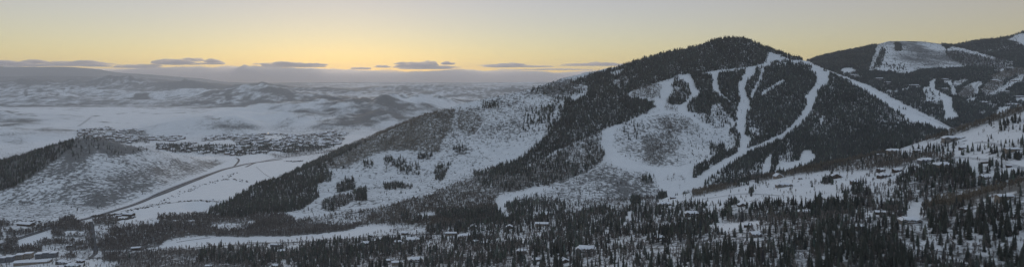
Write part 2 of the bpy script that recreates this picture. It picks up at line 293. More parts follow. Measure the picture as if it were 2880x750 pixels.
P('C', [(385,165),(440,165),(450,183),(400,183)], .15, 0, .05)
P('C', [(760,283),(800,288),(900,336),(1000,386),(1080,425),(1130,463),(1250,525),(1340,565),(1400,592),(1490,630),(1500,650),(1340,606),(1280,602),(1200,562),(1150,512),(1080,464),(1000,412),(900,360),(800,307)], 0, 0, .03)
P('B', [(1595,130),(1655,150),(1640,182),(1600,168)], .1, 0, .05)
P('D', [(213,428),(248,342),(300,352),(378,332),(398,280),(430,268),(472,300),(484,342),(380,382),(290,414)], 0, 0, .02)
P('D', [(138,440),(150,360),(198,290),(212,310),(192,400),(182,440)], .02, 0, .05)
P('D', [(520,60),(545,60),(520,110),(505,110)], .1, 0, .1)
P('D', [(870,0),(1000,30),(1050,80),(960,110),(880,90)], .5, .3, .3)
P('D', [(1000,0),(1050,20),(1000,30)], .1, 0, .1)
# the far right bowl
P('P', [(2272,172),(2300,160),(3400,0),(3400,330),(2750,352),(2692,368),(2660,350),(2550,296),(2450,243),(2345,204)], .85, .1, .3)
P('C', [(600,205),(730,160),(850,125),(1000,105),(1060,98),(1040,150),(990,265),(800,250)], .6, .5, .4, .5)
P('C', [(1050,98),(1130,82),(1180,82),(1330,82),(1420,100),(1480,135),(1520,110),(1600,130),(1789,190),(1789,215),(1560,250),(1300,262),(1280,278),(985,272)], .03, 0, .4)
P('C', [(1290,80),(1420,80),(1480,130),(1450,150),(1340,110)], .01, 0, .1)
P('C', [(1180,90),(1270,95),(1340,130),(1320,160),(1230,130)], 0, .1, .5)
P('C', [(1180,170),(1350,190),(1500,215),(1450,250),(1230,240)], 0, .1, .55)
P('C', [(1480,140),(1600,150),(1700,180),(1900,200),(1900,260),(1600,240),(1480,180)], .15, .3, .6)
P('C', [(1150,92),(1190,92),(1202,140),(1160,145)], .6, 0, .4)
P('C', [(1040,190),(1075,125),(1100,140),(1070,240),(1010,262)], .35, 0, .3)
P('C', [(798,262),(860,243),(915,265),(910,282),(830,287)], 0, 0, .03)
P('C', [(1420,100),(1600,75),(1789,60),(2000,20),(2300,-40),(2300,260),(1950,220),(1789,190),(1600,130),(1500,100)], .8, .3, .4)
P('C', [(1620,135),(1700,160),(1789,185),(1789,200),(1680,175)], .05, 0, .2)
P('P', [(2835,112),(2862,97),(2900,90),(2900,135),(2868,125)], .02, 0, .1)
P('K', [(170,108),(430,93),(420,117),(300,122)], .05, 0, .1)
P('K', [(0,12),(300,0),(290,90),(60,60)], .12, 0, .3)
P('K', [(600,230),(650,183),(692,188),(657,250),(662,310),(760,368),(880,425),(890,500),(895,590),(975,671),(1010,700),(790,700),(780,560),(760,480),(650,400),(520,300),(500,288),(600,300)], 0, 0, .03)
P('K', [(770,215),(880,208),(882,260),(935,310),(942,400),(868,405),(868,330),(850,280)], .04, 0, .1)
P('K', [(900,225),(1060,188),(1085,220),(960,292),(900,292)], .05, .3, .4)
P('K', [(460,310),(560,310),(700,345),(760,470),(640,480),(560,470),(550,400)], .1, 0, .25)
P('K', [(50,330),(200,340),(190,355),(60,360)], .15, 0, .2)
P('K', [(250,320),(360,290),(340,340),(260,340)], .15, 0, .2)
P('K', [(480,480),(640,450),(700,470),(500,500)], .1, 0, .1)
P('K', [(930,400),(1060,290),(1140,255),(1175,400),(1060,440)], .03, .9, .5, .4)
P('K', [(1000,310),(1140,240),(1262,218),(1252,280),(1212,310),(1222,392),(1172,397),(1145,265),(1060,292)], .01, 0, .05)
P('K', [(1060,450),(1190,418),(1182,470),(1070,482)], .02, 0, .05)
P('K', [(1225,330),(1300,260),(1400,180),(1560,200),(1500,320),(1320,392)], .08, .8, .5, .6)
P('K', [(1350,170),(1500,100),(1660,60),(1900,40),(1900,110),(1500,205)], .03, .85, .5, .8)
P('K', [(1400,75),(1590,60),(1500,102),(1430,92)], 0, 0, .03)
P('K', [(1300,402),(1440,330),(1540,265),(1650,190),(1789,125),(1900,100),(1900,160),(1789,180),(1660,270),(1450,402)], .08, .05, .1)
P('K', [(1450,640),(1460,550),(1620,530),(1600,600),(1490,640)], .03, 0, .05)
P('K', [(1640,440),(1789,430),(1900,450),(1900,500),(1700,470)], .05, 0, .1)
P('K', [(1380,530),(1440,520),(1420,580),(1380,570)], .1, 0, .1)
P('K', [(1180,620),(1300,600),(1290,640),(1200,650)], .1, 0, .1)
# near hillside on the right
P('P', [(1850,562),(1988,530),(2150,500),(2380,456),(2500,428),(2655,380),(2750,347),(2880,300),(3400,150),(3400,560),(2880,520),(2600,590),(2200,600),(1900,610)], .025, .03, .1)
P('D', [(-300,540),(0,478),(290,420),(600,345),(870,290),(1180,210),(1400,120),(1500,90),(1789,0),(2400,-200),(2400,-130),(1789,35),(1550,112),(1300,192),(1150,224),(960,262),(870,312),(600,392),(280,442),(0,500),(-300,570)], .04, .95, .6, .8)
P('D', [(0,440),(290,420),(280,445),(0,500),(-100,500)], .2, .8, .4, .4)
P('D', [(500,395),(870,300),(960,285),(1030,300),(1350,310),(1320,400),(1180,340),(1100,380),(850,400),(600,412)], .22, .75, .4, .4)
P('D', [(590,385),(800,365),(720,390),(620,402)], .03, .2, .1)
P('D', [(800,400),(1000,380),(1120,345),(1210,380),(1000,440),(830,470)], .08, .15, .15)
P('D', [(985,440),(1250,350),(1430,350),(1470,430),(1560,450),(1500,520),(1250,575),(1100,600),(1000,640),(900,640),(830,600),(860,520)], .62, .3, .3)
P('D', [(860,520),(985,430),(1000,520),(900,560)], .12, .2, .15)
P('D', [(640,560),(900,560),(1100,600),(1000,650),(760,640)], .12, .35, .2)
for q, d in (([(510,485),(575,418),(592,425),(590,490)],.8),([(690,490),(780,465),(830,520),(800,560),(720,560)],.8),([(640,520),(720,520),(700,580),(650,570)],.5),([(1080,270),(1270,240),(1350,260),(1350,290),(1180,300),(1100,300)],.45),
             ([(1390,270),(1600,250),(1789,200),(1900,190),(1900,330),(1650,340),(1560,300),(1400,310)],.5),([(1560,100),(1789,60),(1900,40),(1900,170),(1600,160)],.35),([(1500,385),(1560,365),(1650,370),(1640,400),(1520,430)],.75),
             ([(1480,445),(1789,425),(2000,400),(2000,430),(1789,472),(1500,522)],.75),([(160,480),(195,480),(195,505),(160,505)],.5),([(60,520),(90,520),(90,560),(60,560)],.4),([(1300,220),(1440,205),(1400,250),(1330,240)],.5),([(-60,440),(150,470),(100,490),(-80,500)],.5)):
    P('D', q, d, .05, .2)
P('P', [(1200,640),(1500,610),(1700,585),(1900,600),(2080,592),(2150,572),(2400,572),(2560,592),(2700,575),(2880,530),(3400,500),(3400,1200),(1200,1200)], .5, .3, .25)
P('D', [(1140,640),(1240,582),(1500,530),(1789,452),(2300,330),(2300,420),(1789,512),(1600,545),(1450,602),(1300,645)], .06, .9, .6, .9)
P('D', [(1450,602),(1600,548),(1789,515),(1789,560),(1560,620)], .15, .3, .25)
P('P', [(2350,760),(2500,700),(2700,690),(2880,700),(3000,730),(3000,1200),(2350,1200)], .45, .5, .3)
P('P', [(2080,640),(2300,650),(2600,640),(2880,600),(2880,660),(2600,690),(2300,720),(2080,700)], .6, .3, .25)
P('D', [(1040,664),(1080,640),(1145,640),(1130,690),(1070,720)], .02, 0, .03)
P('D', [(700,640),(950,660),(850,690),(740,680)], .05, .1, .1)
P('L', [(-400,330),(0,310),(150,250),(290,210),(300,120),(390,120),(400,190),(600,170),(640,200),(600,300),(500,330),(480,430),(500,500),(-400,671)], .62, .2, .3)
P('L', [(190,430),(240,330),(270,250),(312,245),(295,390)], .02, 0, .03)
P('L', [(480,400),(600,380),(800,330),(830,400),(700,480),(560,500)], .25, .3, .25)
P('L', [(620,220),(760,200),(900,180),(1055,165),(1060,250),(1150,330),(1160,400),(1200,460),(1400,520),(1974,520),(1974,760),(500,760),(560,500),(850,400),(860,300),(700,290)], .66, .2, .3)
P('L', [(900,140),(1100,90),(1450,75),(1430,110),(1250,135),(1150,190),(1160,250),(1215,290),(1290,340),(1320,400),(1500,382),(1720,355),(1720,400),(1500,432),(1340,490),(1225,452),(1250,390),(1210,310),(1120,210),(1060,150)], .01, 0, .03)
P('L', [(1090,190),(1140,190),(1140,290),(1100,300)], .7, 0, .2)
P('L', [(1155,260),(1255,330),(1255,440),(1160,450)], .5, .1, .2)
P('L', [(1310,380),(1320,250),(1400,140),(1480,140),(1600,215),(1800,160),(1974,165),(2200,180),(2500,190),(2500,240),(1974,300),(1750,350),(1500,382)], .75, .1, .25)
P('L', [(1600,290),(1800,250),(1974,240),(1974,320),(1740,345)], .2, .35, .3)
P('P', [(0,722),(330,735),(330,900),(-300,900),(-300,720)], .02, .2, .1)
P('G', [(320,540),(450,520),(560,505),(760,505),(1050,500),(1130,480),(1140,560),(1300,580),(1300,760),(300,760)], .55, .3, .3)
P('G', [(-20,545),(250,570),(330,600),(300,671),(0,700)], .35, .4, .4)
P('G', [(1100,500),(1180,500),(1290,520),(1270,570),(1150,570)], .03, .3, .3)
P('G', [(1300,480),(1500,500),(1600,520),(1789,560),(1789,760),(1250,760)], .42, .45, .3)
P('G', [(1560,470),(1660,480),(1789,480),(1789,520),(1620,500)], .1, .3, .2)
P('G', [(900,440),(1050,470),(1250,465),(1250,495),(950,490)], .06, .3, .3)
P('G', [(1380,470),(1430,455),(1470,460),(1470,520),(1390,510)], .8, .1, .3)
P('G', [(1640,450),(1789,420),(1789,480),(1680,485)], .5, .3, .3)
# small openings round the houses
P('M', [(300,385),(345,370),(385,375),(380,420),(340,430),(305,415)], .02, 0, .05)

rx0, ry0, rs = -560, 60, 2.0
RW, RH = int((3480 - rx0) / rs), int((960 - ry0) / rs)
MASK = np.zeros((RH, RW, 5), np.float32)
gx = rx0 + (np.arange(RW) + .5) * rs; gy = ry0 + (np.arange(RH) + .5) * rs
for poly, val, soft in cov:
    xs = np.array([p[0] for p in poly]); ys = np.array([p[1] for p in poly])
    i0 = max(0, int((xs.min() - rx0) / rs)); i1 = min(RW, int((xs.max() - rx0) / rs) + 2)
    j0 = max(0, int((ys.min() - ry0) / rs)); j1 = min(RH, int((ys.max() - ry0) / rs) + 2)
    if i1 <= i0 or j1 <= j0: continue
    gX, gY = np.meshgrid(gx[i0:i1], gy[j0:j1]); ins = np.zeros(gX.shape, bool)
    for a in range(len(poly)):
        x1, y1 = poly[a]; x2, y2 = poly[a - 1]
        if y1 == y2: continue
        c = ((gY < y1) != (gY < y2)) & (gX < (x2 - x1) * (gY - y1) / (y2 - y1) + x1)
        ins ^= c
    MASK[j0:j1, i0:i1][ins] = val
def cover(p, y, warp=3.4):
    p = np.asarray(p); y = np.asarray(y)
    wx = fbm(p / 9, y / 7, 3, 61) * warp * 1.4; wy = fbm(p / 9, y / 7, 3, 71) * warp
    i = np.clip(((p + wx - rx0) / rs).astype(int), 0, RW - 1); j = np.clip(((y + wy - ry0) / rs).astype(int), 0, RH - 1)
    return MASK[j, i]

# ------------------------------------------------------------------ materials
def mat(name, color, rough=.9, spec=.2):
    m = bpy.data.materials.new(name); m.use_nodes = True
    b = m.node_tree.nodes['Principled BSDF']; b.inputs['Base Color'].default_value = (*color, 1); b.inputs['Roughness'].default_value = rough
    b.inputs['Specular IOR Level'].default_value = spec
    return m
def noisy(name, c1, c2, scale, rough=.9, attr=None):
    m = mat(name, c1, rough); nt = m.node_tree; N = nt.nodes; L = nt.links
    tc = N.new('ShaderNodeTexCoord'); n = N.new('ShaderNodeTexNoise'); n.inputs['Scale'].default_value = scale; n.inputs['Detail'].default_value = 4
    L.new(tc.outputs['Object'], n.inputs['Vector'])
    mx = N.new('ShaderNodeMix'); mx.data_type = 'RGBA'; mx.inputs['A'].default_value = (*c1, 1); mx.inputs['B'].default_value = (*c2, 1)
    r = N.new('ShaderNodeMapRange'); r.inputs['From Min'].default_value = .35; r.inputs['From Max'].default_value = .65
    L.new(n.outputs['Fac'], r.inputs['Value']); L.new(r.outputs['Result'], mx.inputs['Factor'])
    out = mx.outputs['Result']
    if attr:
        a = N.new('ShaderNodeAttribute'); a.attribute_name = attr
        m2 = N.new('ShaderNodeMix'); m2.data_type = 'RGBA'; m2.blend_type = 'MULTIPLY'; m2.inputs['Factor'].default_value = 1
        L.new(out, m2.inputs['A']); L.new(a.outputs['Color'], m2.inputs['B']); out = m2.outputs['Result']
    L.new(out, N['Principled BSDF'].inputs['Base Color'])
    return m
M = dict(
 needle=noisy('needle_foliage', (.042,.047,.041), (.075,.080,.068), .6, .9, 'tint'),
 needle_i=noisy('needle_foliage_near', (.040,.046,.038), (.074,.080,.062), .6, .9),
 bark=noisy('conifer_bark', (.06,.045,.035), (.10,.08,.065), 3),
 aspen=noisy('bare_twigs', (.14,.122,.11), (.21,.185,.165), .4, .9, 'tint'),
 aspen_i=noisy('bare_twigs_near', (.12,.105,.092), (.19,.165,.145), .4),
 aspenbark=noisy('pale_bark', (.26,.24,.21), (.38,.36,.33), 2),
 shrub=noisy('scrub', (.05,.048,.045), (.10,.09,.08), .5, .9, 'tint'),
 rsnow=noisy('roof_snow', (.72,.74,.78), (.84,.85,.88), .35, .8),
 wood=noisy('dark_timber', (.055,.038,.028), (.10,.07,.05), .8),
 stone=noisy('stone_cladding', (.16,.14,.12), (.28,.25,.22), 1.2),
 tan=noisy('tan_render', (.22,.18,.14), (.30,.25,.20), .6),
 grey=noisy('grey_siding', (.12,.12,.125), (.18,.18,.185), .6),
 glass=mat('window_glass', (.03,.035,.045), .15, .6), door=noisy('door_wood', (.10,.05,.03), (.14,.08,.05), 2),
 trim=mat('pale_trim', (.45,.42,.38)), metal=mat('galvanised_steel', (.30,.31,.33), .5), pole=noisy('weathered_pole', (.09,.07,.055), (.14,.12,.10), 2),
 asphalt=noisy('wet_asphalt', (.075,.078,.085), (.12,.122,.13), .05, .8), packed=noisy('packed_snow', (.42,.43,.45), (.58,.59,.61), .08, .8),
 line=mat('road_paint', (.6,.6,.58)), berm=noisy('plough_bank', (.7,.72,.76), (.5,.5,.52), .1), water=mat('creek_water', (.03,.04,.05), .15, .5))
def terrain_mat():
    m = bpy.data.materials.new('snowy_land'); m.use_nodes = True; nt = m.node_tree; N = nt.nodes; L = nt.links
    b = N['Principled BSDF']; b.inputs['Roughness'].default_value = .85; b.inputs['Specular IOR Level'].default_value = .15
    tc = N.new('ShaderNodeTexCoord')
    def noise(sc, det, rot=None, st=(1, 1, 1)):
        mp = N.new('ShaderNodeMapping'); mp.inputs['Scale'].default_value = st
        if rot: mp.inputs['Rotation'].default_value = rot
        n = N.new('ShaderNodeTexNoise'); n.inputs['Scale'].default_value = sc; n.inputs['Detail'].default_value = det; n.inputs['Roughness'].default_value = .62
        L.new(tc.outputs['Object'], mp.inputs['Vector']); L.new(mp.outputs[0], n.inputs['Vector']); return n.outputs['Fac']
    def att(n):
        a = N.new('ShaderNodeAttribute'); a.attribute_name = n; return a.outputs['Fac']
    def mth(op, a, b_=None, c=None):
        x = N.new('ShaderNodeMath'); x.operation = op
        for k, v in enumerate((a, b_, c)):
            if v is None: continue
            if isinstance(v, (int, float)): x.inputs[k].default_value = v
            else: L.new(v, x.inputs[k])
        return x.outputs[0]
    def mix(f, a, b_):
        x = N.new('ShaderNodeMix'); x.data_type = 'RGBA'
        for k, v in (('Factor', f), ('A', a), ('B', b_)):
            if isinstance(v, tuple): x.inputs[k].default_value = (*v, 1)
            elif isinstance(v, float): x.inputs[k].default_value = v
            else: L.new(v, x.inputs[k])
        return x.outputs['Result']
    shr, brn, far = att('scrub'), att('brown'), att('far')
    fine = noise(.09, 7); coarse = noise(.012, 5); strat = noise(.02, 5, (0, 0, .55), (1, .28, 1)); big = noise(.0024, 9, (0, 0, .2), (1, .5, 1)); bf = noise(.011, 6, (0, 0, .1), (1, .5, 1))
    near = mth('ADD', mth('MULTIPLY', fine, .62), mth('ADD', mth('MULTIPLY', coarse, .23), mth('MULTIPLY', strat, .15)))
    fr = mth('ADD', mth('MULTIPLY', bf, .55), mth('MULTIPLY', big, .45))
    nn = mth('ADD', mth('MULTIPLY', near, mth('SUBTRACT', 1., far)), mth('MULTIPLY', fr, far))
    thr = mth('SUBTRACT', .66, mth('MULTIPLY', shr, .26))
    k = N.new('ShaderNodeMapRange'); L.new(nn, k.inputs['Value']); L.new(mth('SUBTRACT', thr, .03), k.inputs['From Min']); L.new(mth('ADD', thr, mth('ADD', .05, mth('MULTIPLY', far, .06))), k.inputs['From Max'])
    k.inputs['To Max'].default_value = .88
    snow = mix(mth('MULTIPLY', noise(.03, 4), 1.), (.70, .725, .76), (.85, .86, .875))
    veg = mix(noise(.05, 4), (.08, .085, .09), (.14, .135, .125))
    veg = mix(mth('MULTIPLY', brn, .7), veg, (.15, .135, .105))
    # twigs and grass showing thinly through the snow
    thin = N.new('ShaderNodeMapRange'); L.new(mth('ADD', mth('MULTIPLY', noise(.045, 6), mth('SUBTRACT', 1., far)), mth('MULTIPLY', noise(.02, 9, (0, 0, .15), (1, .45, 1)), far)), thin.inputs['Value']); thin.inputs['From Min'].default_value = .38; thin.inputs['From Max'].default_value = .64; thin.inputs['To Min'].default_value = .15; thin.inputs['To Max'].default_value = .8
    tk = mth('MULTIPLY', thin.outputs['Result'], mth('MINIMUM', shr, 1.1)); tk = mth('MULTIPLY', tk, mth('SUBTRACT', .66, mth('MULTIPLY', far, .15)))
    snow = mix(tk, snow, (.20, .215, .23))
    c = mix(k.outputs['Result'], snow, veg)
    c = mix(mth('MULTIPLY', brn, .35), c, (.15, .14, .11))
    L.new(c, b.inputs['Base Color'])
    bp = N.new('ShaderNodeBump'); bp.inputs['Strength'].default_value = .7; L.new(mth('ADD', 3., mth('MULTIPLY', far, 30.)), bp.inputs['Distance'])
    L.new(nn, bp.inputs['Height']); L.new(bp.outputs[0], b.inputs['Normal'])
    return m
M['land'] = terrain_mat()

# ------------------------------------------------------------------ object helpers
def link_mesh(name, v, f, mats, parent=None, smooth=False, mi=None):
    me = bpy.data.meshes.new(name); me.from_pydata([tuple(x) for x in v], [], f)
    for m in (mats if isinstance(mats, (list, tuple)) else [mats]): me.materials.append(m)
    if mi is not None: me.polygons.foreach_set('material_index', mi)
    if smooth: me.polygons.foreach_set('use_smooth', [True] * len(me.polygons))
    o = bpy.data.objects.new(name, me); col.objects.link(o)
    if parent is not None: o.parent = parent
    return o
def np_mesh(name, verts, tris, m, tint=None, smooth=False):
    me = bpy.data.meshes.new(name); n = len(tris); k = tris.shape[1]
    me.vertices.add(len(verts)); me.vertices.foreach_set('co', verts.astype(np.float32).ravel())
    me.loops.add(n * k); me.loops.foreach_set('vertex_index', tris.astype(np.int32).ravel())
    me.polygons.add(n); me.polygons.foreach_set('loop_start', np.arange(0, n * k, k, dtype=np.int32)); me.polygons.foreach_set('loop_total', np.full(n, k, np.int32))
    if smooth: me.polygons.foreach_set('use_smooth', np.ones(n, bool))
    me.update(); me.validate(verbose=False)
    if tint is not None:
        a = me.color_attributes.new('tint', 'FLOAT_COLOR', 'POINT'); a.data.foreach_set('color', np.hstack([tint, np.ones((len(tint), 1))]).astype(np.float32).ravel())
    me.materials.append(m)
    o = bpy.data.objects.new(name, me); col.objects.link(o); return o
def tag(o, label=None, cat=None, group=None, kind=None):
    if label: o['label'] = label
    if cat: o['category'] = cat
    if group: o['group'] = group
    if kind: o['kind'] = kind
    return o
def empty(name, loc, rz=0):
    o = bpy.data.objects.new(name, None); o.empty_display_size = 1; col.objects.link(o); o.location = loc; o.rotation_euler = (0, 0, rz); return o
def copy_tree(o, parent=None):
    c = o.copy(); col.objects.link(c); c.parent = parent
    for ch in [x for x in KIDS.get(o.name, [])]: copy_tree(ch, c)
    return c
KIDS = {}

# ------------------------------------------------------------------ land meshes (one sheet, cut along its valley lines)
cvr = cover(px[None, :] + 0 * PY, PY, 1.6)
def blur(a, k):
    for ax in (0, 1):
        c = np.cumsum(np.concatenate([np.repeat(np.take(a, [0], ax), k + 1, ax), a, np.repeat(np.take(a, [-1], ax), k, ax)], ax), ax)
        n_ = a.shape[ax]; a = (np.take(c, range(2 * k + 1, 2 * k + 1 + n_), ax) - np.take(c, range(0, n_), ax)) / (2 * k + 1)
    return a
for ch_, k_ in ((2, 3), (3, 5)):
    open_ = cvr[..., ch_] <= .06; keep_ = cvr[..., ch_].copy()
    cvr[..., ch_] = blur(blur(cvr[..., ch_], k_), k_)
    if ch_ == 2: cvr[..., ch_] = np.where(open_, np.minimum(keep_ + .03, cvr[..., ch_]), cvr[..., ch_])
cvr[..., 2] = np.where(cvr[..., 2] > .09, cvr[..., 2] + .22 * fbm(X / 90, Y / 90, 4, 301), cvr[..., 2])
far = np.clip((D - 3200) / 3000, 0, 1)
scr = cvr[..., 2].copy(); brn = cvr[..., 3].copy()
wet = np.clip((1050 - px[None, :]) / 60, 0, 1) * (Z < 30) * (D < 2100)
scr = np.clip(scr * 1.12 + .3 * wet * cvr[..., 1] + .5 * np.clip(cvr[..., 0] - .1, 0, 1) + .28 * cvr[..., 1], 0, 1.1)
farmask = D > 7800
dark = np.clip((268 - PY) / 26, 0, 1) * np.clip((1000 - px[None, :]) / 350, 0, 1) * np.clip((D - 11500) / 1500, 0, 1)
scr = np.where(farmask, .78 + .45 * fbm(X / 2600, Y / 1800, 3, 77) + .42 * dark, scr)
foot = np.clip((D - 4100) / 250, 0, 1) * np.clip((8800 - D) / 400, 0, 1) * np.clip((px[None, :] - 480) / 120, 0, 1) * np.clip((Z - 8) / 25, 0, 1)
scr = scr + foot * (.18 + .8 * fbm(X / 350, Y / 350, 4, 911))
lf = np.clip((D - 3600) / 400, 0, 1) * np.clip((7000 - D) / 400, 0, 1) * np.clip((430 - px[None, :]) / 120, 0, 1) * np.clip((Z - 4) / 18, 0, 1)
scr = scr + lf * (.5 + .9 * fbm(X / 350, Y / 350, 4, 912))
crease = np.abs(fbm(X / 1500 + Y / 4200, Y / 700, 4, 555)); scr = scr + np.clip(1 - crease / .045, 0, 1) * .75 * np.clip((D - 4900) / 300, 0, 1) * np.clip((15000 - D) / 2000, 0, 1)
scr = scr + .12 * np.clip((D - 4900) / 300, 0, 1) * (D < 8800)
scr = np.clip(scr, 0, 1.5)
def land(name, r0, r1, label):
    nr = r1 - r0 + 1
    v = np.stack([X[r0:r1 + 1], Y[r0:r1 + 1], Z[r0:r1 + 1]], -1).reshape(-1, 3)
    i = np.arange(nr - 1)[:, None] * NC + np.arange(NC - 1)[None, :]
    q = np.stack([i, i + 1, i + NC + 1, i + NC], -1).reshape(-1, 4)
    o = np_mesh(name, v, q, M['land'], smooth=True)
    for an, arr in (('scrub', scr), ('brown', brn), ('far', far)):
        a = o.data.attributes.new(an, 'FLOAT', 'POINT'); a.data.foreach_set('value', arr[r0:r1 + 1].astype(np.float32).ravel())
    tag(o, label, None, None, 'structure'); return o
land('foreground_hillside', 0, seam[6], 'snowy near hillside')
land('ski_mountain', seam[6], seam[9], 'ski mountain with cut runs')
land('valley_hills', seam[9], seam[14], 'left hill, town flat and far bowl')
land('distant_hills', seam[14], NR - 1, 'distant snowy hills')

# ------------------------------------------------------------------ scattering
qx = px[:-1] + 2.5
cA = (X[:-1, 1:] - X[:-1, :-1]) * (D[1:, :-1] - D[:-1, :-1])
vis = VISM[:-1, :-1] & VISM[1:, :-1]
def scatter(ch, rate, pmin=-280, pmax=3230, ymax=835, dmax=6000, gain=1.0, s=1, clump=(26, .55)):
    """points on the land, so many per square metre of cover"""
    pc = (px[None, :-1] + 2.5) + 0 * PY[:-1, :-1]; yc = (PY[:-1, :-1] + PY[1:, :-1]) / 2
    d = cover(pc, yc, 0)[..., ch]
    ok = vis & (pc > pmin) & (pc < pmax) & (yc < ymax) & (D[:-1, :-1] < dmax)
    # candidates at the highest density nearby, thinned below by the cover at each point itself
    dm = d.copy()
    for a, b in ((0, 1), (0, -1), (1, 1), (1, -1)): dm = np.maximum(dm, np.roll(dm, b, a))
    lam = np.where(ok, cA * dm * rate, 0)
    n = rng.poisson(np.clip(lam, 0, 4000)); r, c = np.nonzero(n); k = n[r, c]
    r = np.repeat(r, k); c = np.repeat(c, k); dm_ = dm[r, c]
    u = rng.random(len(r)); v = rng.random(len(r))
    def bl(Q): return (Q[r, c] * (1 - u) + Q[r, c + 1] * u) * (1 - v) + (Q[r + 1, c] * (1 - u) + Q[r + 1, c + 1] * u) * v
    x, y, z = bl(X), bl(Y), bl(Z)
    p = x / y * F + CX; yy = HY + (CAMZ - z) / y * F
    dv = cover(p, yy)[..., ch]
    if ch == 0: dv = np.where(y < 1420, dv * np.where(p > 2300, .95, np.where(p > 1850, .62, .5)), dv)
    if ch == 1: dv = np.where((y > 1560) & (y < 2500) & (p > 700) & (z > 25), dv * .6, dv)
    if ch == 1: dv = np.where((y < 1420) & (p > 1900), dv * 1.35, dv); dv = np.where((p < 1050) & (z < 30) & (y < 2100), dv * 1.25, dv)
    cl = 1 - clump[1] * np.clip(.5 - 1.6 * fbm(x / clump[0], y / clump[0], 3, 31 + s), 0, 1)
    if ch == 0: cl = cl * np.where(y < 1500, .25 + .75 * np.clip(.62 + 2.2 * fbm(x / 75, y / 120, 3, 661), 0, 1.15), 1)
    cl = np.where(dv > .8, .4 + .6 * cl, cl)
    keep = rng.random(len(x)) < dv / np.maximum(dm_, 1e-6) * cl
    return np.stack([x[keep], y[keep], z[keep]], -1), p[keep], yy[keep], dv[keep]

# houses stand before the trees so that the trees leave them room
houses = []      # (x, y, radius)
def clear(pts, pad=1.0):
    k = np.ones(len(pts), bool)
    for hx, hy, r in houses:
        near = (np.abs(pts[:, 0] - hx) < r + 40) & (np.abs(pts[:, 1] - hy) < r + 60)
        if not near.any(): continue
        dx = pts[:, 0] - hx; dy = pts[:, 1] - hy
        k &= ~((dx * dx + dy * dy) < (r + pad) ** 2)
        # a yard on the valley side keeps the front open
        k &= ~((np.abs(dx - 0) < r * .8) & (dy < 0) & (dy > -r * 1.7))
    return k
def box(V_, F_, x0, x1, y0, y1, z0, z1):
    b = len(V_)
    V_ += [(x0,y0,z0),(x1,y0,z0),(x1,y1,z0),(x0,y1,z0),(x0,y0,z1),(x1,y0,z1),(x1,y1,z1),(x0,y1,z1)]
    F_ += [(b+3,b+2,b+1,b),(b+4,b+5,b+6,b+7),(b,b+1,b+5,b+4),(b+1,b+2,b+6,b+5),(b+2,b+3,b+7,b+6),(b+3,b,b+4,b+7)]
def gable_wall(V_, F_, cx, cy, L, W, z0, h, pitch, along='x'):
    """a block with gable ends; the ridge runs along x or y"""
    r = W / 2 * pitch; b = len(V_)
    q = [(-L/2,-W/2,z0),(L/2,-W/2,z0),(L/2,W/2,z0),(-L/2,W/2,z0),(-L/2,-W/2,h),(L/2,-W/2,h),(L/2,W/2,h),(-L/2,W/2,h),(-L/2,0,h+r),(L/2,0,h+r)]
    for x, y, z in q: V_.append((cx + x, cy + y, z) if along == 'x' else (cx - y, cy + x, z))
    F_ += [(b+3,b+2,b+1,b),(b,b+1,b+5,b+4),(b+2,b+3,b+7,b+6),(b+1,b+2,b+6,b+9,b+5),(b+3,b,b+4,b+8,b+7),(b+4,b+5,b+9,b+8),(b+6,b+7,b+8,b+9)]
def gable_roof(V_, F_, cx, cy, L, W, h, pitch, th, ov, along='x'):
    """a thick overhanging slab of snowed-over roof with a rounded ridge"""
    L2, W2 = L / 2 + ov, W / 2 + ov; e = h - ov * pitch + .04; r = h + W / 2 * pitch + .04; b = len(V_)
    prof = [(-W2, e), (-W2, e + th), (-W2 * .12, r + th * .93 - W2 * .06 * pitch), (W2 * .12, r + th * .93 - W2 * .06 * pitch), (W2, e + th), (W2, e), (0, r)]
    for x in (-L2, L2):
        for y, z in prof: V_.append((cx + x, cy + y, z) if along == 'x' else (cx - y, cy + x, z))
    n = 7
    for i in range(n):
        j = (i + 1) % n; F_.append((b + i, b + n + i, b + n + j, b + j))
    F_.append(tuple(b + i for i in (6, 0, 1, 2))[::1]); F_.append((b+6,b+2,b+3)); F_.append((b+6,b+3,b+4,b+5))
    F_.append((b+n+2,b+n+1,b+n,b+n+6)); F_.append((b+n+3,b+n+2,b+n+6)); F_.append((b+n+5,b+n+4,b+n+3,b+n+6))
WALLS = {'wood': 'wood', 'stone': 'stone', 'tan': 'tan', 'grey': 'grey'}
